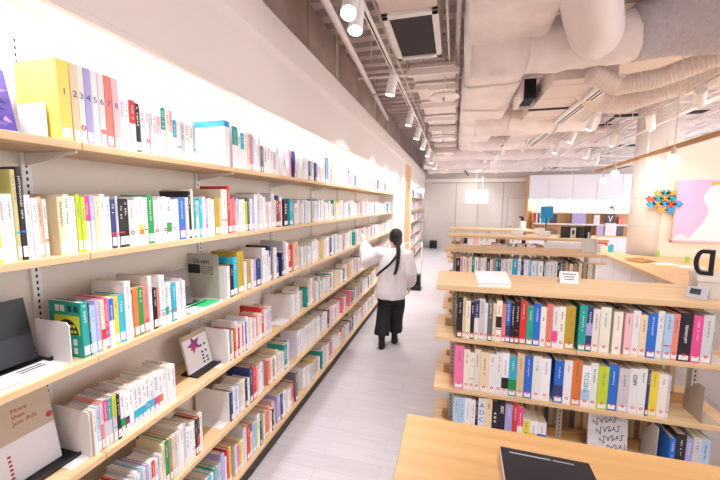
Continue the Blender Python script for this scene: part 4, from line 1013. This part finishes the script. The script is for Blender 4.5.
# ducts: crumpled wraps
def crumple(m, amp, sc, seed=0):
    out = []
    for p in m.v:
        q = Vector(p); n = noise.noise_vector(q*sc+Vector((seed, 0, 0))); n2 = noise.noise_vector(q*sc*2.7+Vector((0, seed, 0)))
        n3 = noise.noise_vector(q*sc*6.5+Vector((seed, seed, 0))); out.append(tuple(q+n*amp+n2*amp*.45+n3*amp*.22))
    m.v = out
def round_duct(name, label, path, r, m_, amp=.02, ribs=0.0, rib_p=.05, seg=32, step=.035, group='ceiling ducts', seams=()):
    P = [Vector(p) for p in path]; pts = []; rad = []
    for a, b in zip(P[:-1], P[1:]):
        n = max(2, int((b-a).length/step)); pts += [a.lerp(b, i/n) for i in range(n)]
    pts.append(P[-1])
    for _ in range(14 if len(P) > 2 else 0): pts = [pts[0]]+[(pts[i-1]+pts[i]*2+pts[i+1])/4 for i in range(1, len(pts)-1)]+[pts[-1]]
    s = 0
    for i, p in enumerate(pts):
        if i: s += (p-pts[i-1]).length
        q = r*(1+.05*math.sin(s*3.1)*(.4 if ribs else 1))
        if ribs: q *= 1+ribs*math.sin(2*PI*s/rib_p)
        rad.append(q)
    rad[0] *= .92; rad[-1] *= .92
    o = thing(name, label, 'duct', (0, 0, 0), 0, group)
    m = MB(); m.tube(pts, rad, seg); crumple(m, amp, 3.2, r*10); m.build('wrap', m_, o, True)
    for t in seams:
        i = int(t*(len(pts)-1)); m = MB(); d = (pts[min(i+1, len(pts)-1)]-pts[max(i-1, 0)]).normalized()
        m.tube([pts[i]-d*.02, pts[i]-d*.018, pts[i]+d*.018, pts[i]+d*.02], [r*1.0, r*1.07, r*1.07, r*1.0], seg, None, False); crumple(m, amp, 3.2, r*10); m.build('tape_band', M_insul2, o, True)
    return o
# main rectangular duct over the islands
o = thing('main_duct', 'wide white wrapped main duct running over the islands', 'duct', (0, 0, 0), 0, 'ceiling ducts')
m = MB(); rings = []
def rrect(x0, x1, z0, z1, r, y, n=6, k=9):
    p = []
    for cx_, cz_, a0 in ((x1-r, z0+r, -PI/2), (x1-r, z1-r, 0), (x0+r, z1-r, PI/2), (x0+r, z0+r, PI)):
        p += [(cx_+r*math.cos(a0+PI/2*i/n), y, cz_+r*math.sin(a0+PI/2*i/n)) for i in range(n+1)]
    # extra points along the flat underside
    a, b = p[-1], p[0]
    p += [(a[0]+(b[0]-a[0])*i/k, y, a[2]) for i in range(1, k)]
    return p
y = 1.2
while y < 12.6: rings.append(rrect(.04, .78, 3.42, 3.95, .10, y)); y += .06
m.loft(rings); crumple(m, .022, 2.6, 3)
m.build('wrap', M_insul, o, True)
for y in (2.9, 4.9, 6.1, 8.2):
    m = MB(); m.loft([rrect(.03, .79, 3.41, 3.96, .10, y+d) for d in (-.035, -.012, .012, .035)], False); crumple(m, .022, 2.6, 3); m.build('tape_band', M_insul2, o, True)
round_duct('branch_duct', 'thick white branch duct crossing under the main duct', [(.10, 3.86, 3.44), (1.58, 3.86, 3.44)], .235, M_insul, .03, seams=(.38,))
M_grey = mat('grey woven duct sleeve', 'c9c2c7', .6, bump=.5, bscale=70, var=.06, vscale=30)
round_duct('branch_duct', 'grey woven duct sleeve reaching towards the counter', [(1.50, 3.86, 3.45), (1.85, 3.84, 3.50), (2.2, 3.82, 3.47), (4.6, 3.80, 3.47)], .245, M_grey, .014, ribs=.02, rib_p=.09, seams=())
round_duct('branch_duct', 'white branch duct crossing beyond the slot diffuser', [(.30, 7.0, 3.45), (2.3, 7.0, 3.45)], .27, M_insul, .035, seams=(.3, .7))
round_duct('branch_duct', 'white branch duct over the farthest islands', [(.30, 9.3, 3.5), (3.6, 9.3, 3.5)], .25, M_insul, .03)
for i, (y, z, r, xa, xb) in enumerate(((10.9, 3.42, .22, -.9, 3.4), (12.4, 3.36, .26, -1.1, 4.2), (14.0, 3.34, .24, -1.1, 3.0))):
    round_duct('branch_duct', f"white cross duct over the far end of the room, {ONES[i+1]} one towards the far wall", [(xa, y, z), (xb, y, z)], r, M_insul, .03, step=.08)
round_duct('flexible_duct', 'fat white flexible duct coming down onto the branch duct', [(.62, 2.10, 3.84), (.78, 2.75, 3.66), (1.00, 3.32, 3.50), (1.15, 3.66, 3.42), (1.20, 3.78, 3.44)], .215, mat('white flex duct', 'efe7e6', .4), .008, ribs=.012, rib_p=.06, seams=(.38,))
M_flex = mat('ribbed white hose', 'f0e2da', .5)
round_duct('flexible_hose', 'ribbed white hose sagging below the grey sleeve', [(1.42, 4.55, 3.36), (1.75, 4.70, 3.25), (2.1, 4.62, 3.28), (2.5, 4.45, 3.40), (3.1, 4.3, 3.5)], .10, M_flex, .006, ribs=.05, rib_p=.035, step=.008, seg=20)
round_duct('flexible_hose', 'ribbed white hose sagging beside the slot diffuser', [(1.55, 5.35, 3.50), (1.85, 5.65, 3.34), (2.2, 5.68, 3.30), (2.6, 5.45, 3.40), (3.2, 5.2, 3.5)], .135, M_flex, .006, ribs=.05, rib_p=.04, step=.009, seg=20)
round_duct('supply_duct', 'broad white duct high above the grey sleeve', [(1.2, 2.6, 4.02), (1.75, 3.6, 4.02), (1.9, 3.9, 4.05)], .22, M_insul2, .01)
for i, (ya, yb, x) in enumerate(((4.58, 6.9, 1.69), (7.6, 9.6, 1.72))):
    o = thing('slot_diffuser', ['long slot diffuser with two black slots above the islands', 'second slot diffuser further towards the far wall'][i], 'vent', (x, ya, 3.30), 0, 'slot diffusers')
    Ln = yb-ya
    m = MB(); m.box(-.075, .075, 0, Ln, 0, .05); m.build('frame', M_white, o)
    for k, xx in enumerate((-.032, .018)):
        m = MB(); m.box(xx, xx+.022, .03, Ln-.03, -.0012, .001); m.build('slot', M_dark, o)
    m = MB(); m.box(-.60, .05, .1, Ln-.1, .06, .34); m.build('plenum', mat('plenum box', 'e9dad5', .6), o)
    m = MB()
    for k in range(4): m = MB(); m.box(-.60, .05, .3+k*Ln/4.2, .304+k*Ln/4.2, .057, .0605); m.build('seam', mat('plenum seam', 'c4b3ad', .7), o)
o = thing('vent_opening', 'dark open end of a duct beside the main duct', 'vent', (0, 0, 0))
m = MB(); m.box(.86, 1.02, 5.35, 5.75, 3.36, 3.62); m.build('opening', M_dark, o)  # solid dark box, coloured like the shade inside a gap
m = MB(); m.box(.80, .86, 5.3, 5.8, 3.34, 3.66); m.box(.80, 1.05, 5.8, 5.84, 3.34, 3.66); m.build('collar', M_insul2, o)
tag(MB().box(1.05, 1.60, 5.95, 6.0, 3.34, 3.36).build('shadow_gap_bar', mat('dark bar', '3a3234', .7)), 'short dark bar under the ceiling beside the slot diffuser', 'bar')  # dark strip painted in place of a shaded slot
# smooth beige ceiling piece over the counter and clutter of hangers and bars towards the far wall
m = MB(); m.box(1.9, 9.0, 2.2, RY+.1, 4.05, 4.10); struct(m.build('ceiling_panel', mat('beige ceiling board', 'ecd9c8', .7)), 'smooth beige ceiling over the counter', 'ceiling')
k = 0
for i in range(130):
    y = random.uniform(6.0, 14.6); x = random.uniform(.9, 6.0) if y > 8 else random.uniform(2.6, 5.5); z = random.uniform(3.05, 3.6) if y > 10 else random.uniform(3.22, 3.9)
    if y > 10 and i % 3 == 0: x = random.uniform(-1.2, 1.0)
    if random.random() < .5: a, b = (x, y, z), (x+random.uniform(.8, 2.4), y, z)
    else: a, b = (x, y, z), (x+.2, min(15.0, y+random.uniform(1, 4)), z)
    m = MB(); slant(m, a, b, random.choice((.03, .05, .09)), random.choice((.03, .05)))
    dk = random.random() < .22; k += 1
    tag(m.build('ceiling_strut', mat('dark strut', '433a3c', .7) if dk else M_pipe), ('dark' if dk else 'pale') + ' strut among the services over the far islands', 'strut', ('dark' if dk else 'pale')+' struts over the far islands')
for i in range(16):
    x = random.choice((.92, 1.9, 2.3, 2.9, -1.0, 2.6)); y = random.uniform(3, 11)
    tag(MB().tube([(x, y, random.uniform(3.35, 3.6)), (x, y, 4.15)], .006, 6).build('hanger_rod', M_pipe), 'thin painted hanger rod under the deck', 'rod', 'painted hanger rods')
for x in (-1.62, -1.40):
    for y in (2.35, 4.0, 6.0):
        if x > -1.5: tag(MB().tube([(x, y, 3.2), (x, y, 4.2)], .008, 6).build('hanger_rod', M_pipe), 'thin painted hanger rod standing on the soffit', 'rod', 'rods above the soffit')
# ---------------------------------------------------------------- woman reaching to the shelf
random.seed(3)
P_ = thing('person', 'woman with a black braid in a white blouse and black trousers reaching to the bookcase', 'person', (-.80, 4.36, .001), .08)
M_skin = mat('skin', 'e8bfa6', .5)
M_hair = mat('black hair', '17131a', .45, bump=.3, bscale=90)
M_blouse = mat('white blouse', 'f3eff4', .75)
M_trs = mat('black trousers', '17161b', .75)
M_boot = mat('black boots', '141318', .4)
def ell(c, rx_, ry_, n=24, tilt=0): return [(c[0]+rx_*math.cos(2*PI*i/n), c[1]+ry_*math.sin(2*PI*i/n), c[2]+tilt*math.sin(2*PI*i/n)) for i in range(n)]
def remeshed(m, name, mt, voxel, smooth=4, parent=P_, wr=0.0, wsc=9):
    o = m.build(name, mt, parent, True)
    r = o.modifiers.new('union', 'REMESH'); r.mode = 'VOXEL'; r.voxel_size = voxel; r.use_smooth_shade = True
    s = o.modifiers.new('soft', 'SMOOTH'); s.iterations = smooth; s.factor = .5
    evaluated_mesh(o)
    me = o.data
    if wr:
        nrm = [v.normal.copy() for v in me.vertices]
        for v, n in zip(me.vertices, nrm):
            q = v.co; v.co = q + n*(wr*(noise.noise(Vector((q.x*wsc, q.y*wsc, q.z*wsc*.45)))+.5*noise.noise(Vector((q.x*wsc*2.3, q.y*wsc*2.3, q.z*wsc)))))
    me.polygons.foreach_set('use_smooth', [True]*len(me.polygons)); me.update()
    return o
hx, hy, hz = .065, .03, 1.455           # head centre
yaw = .75                               # head turned towards the shelf
def hd(x, y, z): return (hx+x*math.cos(yaw)-y*math.sin(yaw), hy+x*math.sin(yaw)+y*math.cos(yaw), hz+z)
SHL, ELL, WRL = (-.10, 0, 1.255), (-.30, .10, 1.145), (-.385, .20, 1.385)
SHR, ELR, WRR = (.235, .0, 1.255), (.275, -.01, 1.00), (.265, .09, .80)
m = MB()
m.M = Matrix.Translation((hx, hy, hz)) @ Matrix.Rotation(yaw, 4, 'Z')
m.ellipsoid((0, -.01, .02), (.074, .092, .098)); m.ellipsoid((0, .03, -.045), (.055, .058, .068)); m.ellipsoid((0, .086, -.015), (.011, .018, .018)); m.ellipsoid((0, .080, .012), (.009, .014, .03))
m.ellipsoid((0, .08, -.055), (.022, .012, .008)); m.ellipsoid((0, .070, -.095), (.02, .018, .016))
for s in (-1, 1): m.ellipsoid((s*.074, -.005, -.01), (.010, .018, .03))
m.M = None
m.tube([(.065, .02, 1.40), (.065, .01, 1.33), (.067, .0, 1.26)], [.048, .05, .065], 16)
m.loft([ell((.03, 0, .72), .15, .10), ell((.04, 0, .85), .14, .095), ell((.055, 0, 1.0), .13, .09), ell((.065, 0, 1.15), .155, .10), ell((.067, 0, 1.24), .15, .08), ell((.067, 0, 1.28), .08, .06)])
for S, E_, W in ((SHL, ELL, WRL), (SHR, ELR, WRR)): m.tube([S, Vector(S).lerp(Vector(E_), .5), E_, Vector(E_).lerp(Vector(W), .4), W], [.045, .042, .036, .035, .024], 14)
def hand(W, d, palm_n, side):
    d = Vector(d).normalized(); n = Vector(palm_n); n = (n-d*n.dot(d)).normalized(); s = d.cross(n)*side; W = Vector(W)
    m.tube([W-d*.01, W+d*.03, W+d*.075], [.024, .033, .036], 12, None, True, .5)
    for i, (off, ln) in enumerate(((-.027, .062), (-.009, .072), (.009, .068), (.026, .052))):
        b = W+d*.068+s*off; k = b+d*ln*.5+n*.006; t = k+d*ln*.42+n*.022; m.tube([b-d*.01, b, k, t], [.0085, .009, .008, .0065], 8)
    b = W+d*.02-s*.026; m.tube([b, b+d*.03-s*.022+n*.008, b+d*.058-s*.026+n*.02], [.011, .010, .008], 8)
hand(WRL, (-.22, .45, .75), (-.6, .5, -.2), 1)
hand(WRR, (-.05, .35, -.9), (-.9, .1, 0), -1)
HIPS = ((-.045, 0), (.115, 0)); KN = ((-.065, -.03, .44), (.10, .08, .43)); AN = ((-.075, -.10, .085), (.075, .12, .085))
for (x, y), K, A in zip(HIPS, KN, AN): m.tube([(x, y, .80), (x, y, .70), K, Vector(K).lerp(Vector(A), .4), A], [.085, .085, .055, .052, .036], 14)
for A in AN: m.ellipsoid((A[0], A[1]+.05, .045), (.036, .10, .036))
remeshed(m, 'body', M_skin, .0075, 2)
# face details
for s in (-1, 1):
    m = MB(); c = hd(s*.030, .079, .008); m.ellipsoid(c, (.010, .010, .006)); m.build('eye', mat('dark eye', '221a1c', .3), P_, True)
m = MB(); c = hd(0, .088, -.055); m.ellipsoid(c, (.018, .012, .005)); m.build('mouth', mat('lips', 'c9756f', .4), P_, True)
# hair: cap over the skull, swept to a braid
m = MB(); m.M = Matrix.Translation((hx, hy, hz)) @ Matrix.Rotation(yaw, 4, 'Z')
m.ellipsoid((0, -.024, .032), (.081, .094, .093)); m.ellipsoid((0, -.055, -.03), (.072, .056, .08))
for s in (-1, 1): m.ellipsoid((s*.066, -.012, .005), (.018, .042, .062))
m.M = None
m.ellipsoid((hx+.05, hy-.085, 1.40), (.035, .03, .05))
hair = remeshed(m, 'hair', M_hair, .007, 3, wr=.003, wsc=30)
m = MB(); pts = [(hx+.05, hy-.09, 1.41), (hx+.058, -.115, 1.33), (hx+.062, -.145, 1.24), (hx+.055, -.155, 1.14), (hx+.035, -.165, 1.05), (hx+.02, -.17, 1.01)]
full = []
for a, b in zip(pts[:-1], pts[1:]): full += [Vector(a).lerp(Vector(b), i/8) for i in range(8)]
full.append(Vector(pts[-1])); N = len(full)
for k in range(3):
    pp = []
    for i, p in enumerate(full):
        a = i*.55+k*2*PI/3; w = .016*(1-.5*i/N); pp.append(p+Vector((math.cos(a)*w, 0, math.sin(2*a)*w*.4))+Vector((0, math.sin(2*a)*w*.6, 0)))
    m.tube(pp, [.019*(1-.45*i/N) for i in range(N)], 8)
m.build('braid', M_hair, hair, True)
# blouse
m = MB()
m.loft([ell((.02, .0, .665), .20, .135, tilt=.01), ell((.025, .0, .74), .215, .145), ell((.04, 0, .90), .20, .14), ell((.055, 0, 1.05), .192, .14), ell((.065, 0, 1.17), .195, .13), ell((.067, 0, 1.25), .175, .10), ell((.067, .0, 1.295), .10, .075), ell((.067, .01, 1.325), .06, .06)])
m.tube([(-.06, 0, 1.24), SHL, Vector(SHL).lerp(Vector(ELL), .5), Vector(ELL)+Vector((-.01, 0, -.02)), Vector(ELL).lerp(Vector(WRL), .45), Vector(ELL).lerp(Vector(WRL), .8), Vector(ELL).lerp(Vector(WRL), .93)], [.075, .088, .104, .116, .104, .066, .035], 20)
m.tube([(.19, 0, 1.24), SHR, Vector(SHR).lerp(Vector(ELR), .5), ELR, Vector(ELR).lerp(Vector(WRR), .5), Vector(ELR).lerp(Vector(WRR), .85), Vector(ELR).lerp(Vector(WRR), .95)], [.075, .082, .086, .088, .085, .06, .036], 20)
blouse = remeshed(m, 'blouse', M_blouse, .010, 4, wr=.011, wsc=11)
# trousers
m = MB()
m.loft([ell((.03, 0, .80), .16, .115), ell((.03, 0, .70), .178, .125), ell((.03, 0, .60), .18, .125)])
for (x, y), K, A in zip(HIPS, KN, AN):
    m.tube([(x, y, .66), (x-.0, y, .56), (K[0], K[1]*.9, .42), ((K[0]+A[0])/2, (K[1]+A[1])/2-.01, .28), (A[0]*1.0, A[1]-.005, .175)], [.095, .098, .094, .098, .102], 22)
remeshed(m, 'trousers', M_trs, .010, 3, wr=.007, wsc=9)
# boots
for A in AN:
    m = MB(); m.tube([(A[0], A[1]-.005, .03), (A[0], A[1]-.005, .10), (A[0], A[1]-.008, .20)], [.044, .043, .050], 16)
    m.loft([ell((A[0], A[1]+.055, .012), .044, .115), ell((A[0], A[1]+.055, .035), .045, .115), ell((A[0], A[1]+.04, .065), .040, .09), ell((A[0], A[1]+.01, .095), .034, .05)])
    b = remeshed(m, 'boot', M_boot, .006, 2)
    m = MB(); m.loft([ell((A[0], A[1]+.052, .0), .047, .120), ell((A[0], A[1]+.052, .014), .048, .121)]); m.build('sole', mat('boot sole', '2a282c', .6), b)
m = MB(); m.tube([(.115, .0, 1.315), (.125, -.075, 1.285), (.09, -.125, 1.22), (.02, -.162, 1.13), (-.06, -.158, 1.06), (-.125, -.11, 1.0), (-.16, -.03, .95)], .015, 10, None, True, .5)
m.build('shoulder_strap', mat('black strap', '161519', .6), P_, True)
# ---------------------------------------------------------------- light, camera, exposure
o = thing('strip_light', 'white strip light tucked under the soffit over the top shelf', 'lamp', (0, 0, 0))
m = MB(); m.box(-1.325, -1.300, -.8, 7.34, 2.585, 2.619); m.build('housing', M_white, o)
m = MB(); m.box(-1.3235, -1.3015, -.78, 7.335, 2.580, 2.584); m.build('diffuser', mat('strip glow', 'ffffff', .3, emit=60, ecol=(.97, .98, 1)), o)
o = thing('strip_light', 'shorter white strip light under the soffit past the timber panel', 'lamp', (0, 0, 0))
m = MB(); m.box(-1.325, -1.300, 10.5, 14.9, 2.585, 2.619); m.build('housing', M_white, o)
m = MB(); m.box(-1.3235, -1.3015, 10.52, 14.88, 2.580, 2.584); m.build('diffuser', mat('strip glow', 'ffffff', .3, emit=60, ecol=(.97, .98, 1)), o)
w = bpy.data.worlds.new('World'); SC.world = w; w.use_nodes = True
w.node_tree.nodes['Background'].inputs['Color'].default_value = (.985, .975, 1.0, 1)
w.node_tree.nodes['Background'].inputs['Strength'].default_value = 2.3
cd = bpy.data.cameras.new('camera'); cam = bpy.data.objects.new('camera', cd); COL.objects.link(cam)
cd.sensor_width = 36; cd.sensor_fit = 'HORIZONTAL'; cd.lens = F_PX*36/720; cd.clip_start = .05; cd.clip_end = 60
r_, u_, f_ = [Vector(a) for a in AX]
R_ = Matrix((r_, u_, -f_)).transposed().to_4x4(); cam.matrix_world = Matrix.Translation((0, 0, 1.9)) @ R_
SC.camera = cam
SC.view_settings.view_transform = 'Standard'; SC.view_settings.look = 'None'; SC.view_settings.gamma = 1; SC.view_settings.use_curve_mapping = False
SC.view_settings.exposure = 0.52
SC.cycles.use_denoising = True
SC.cycles.max_bounces = 8; SC.cycles.diffuse_bounces = 5
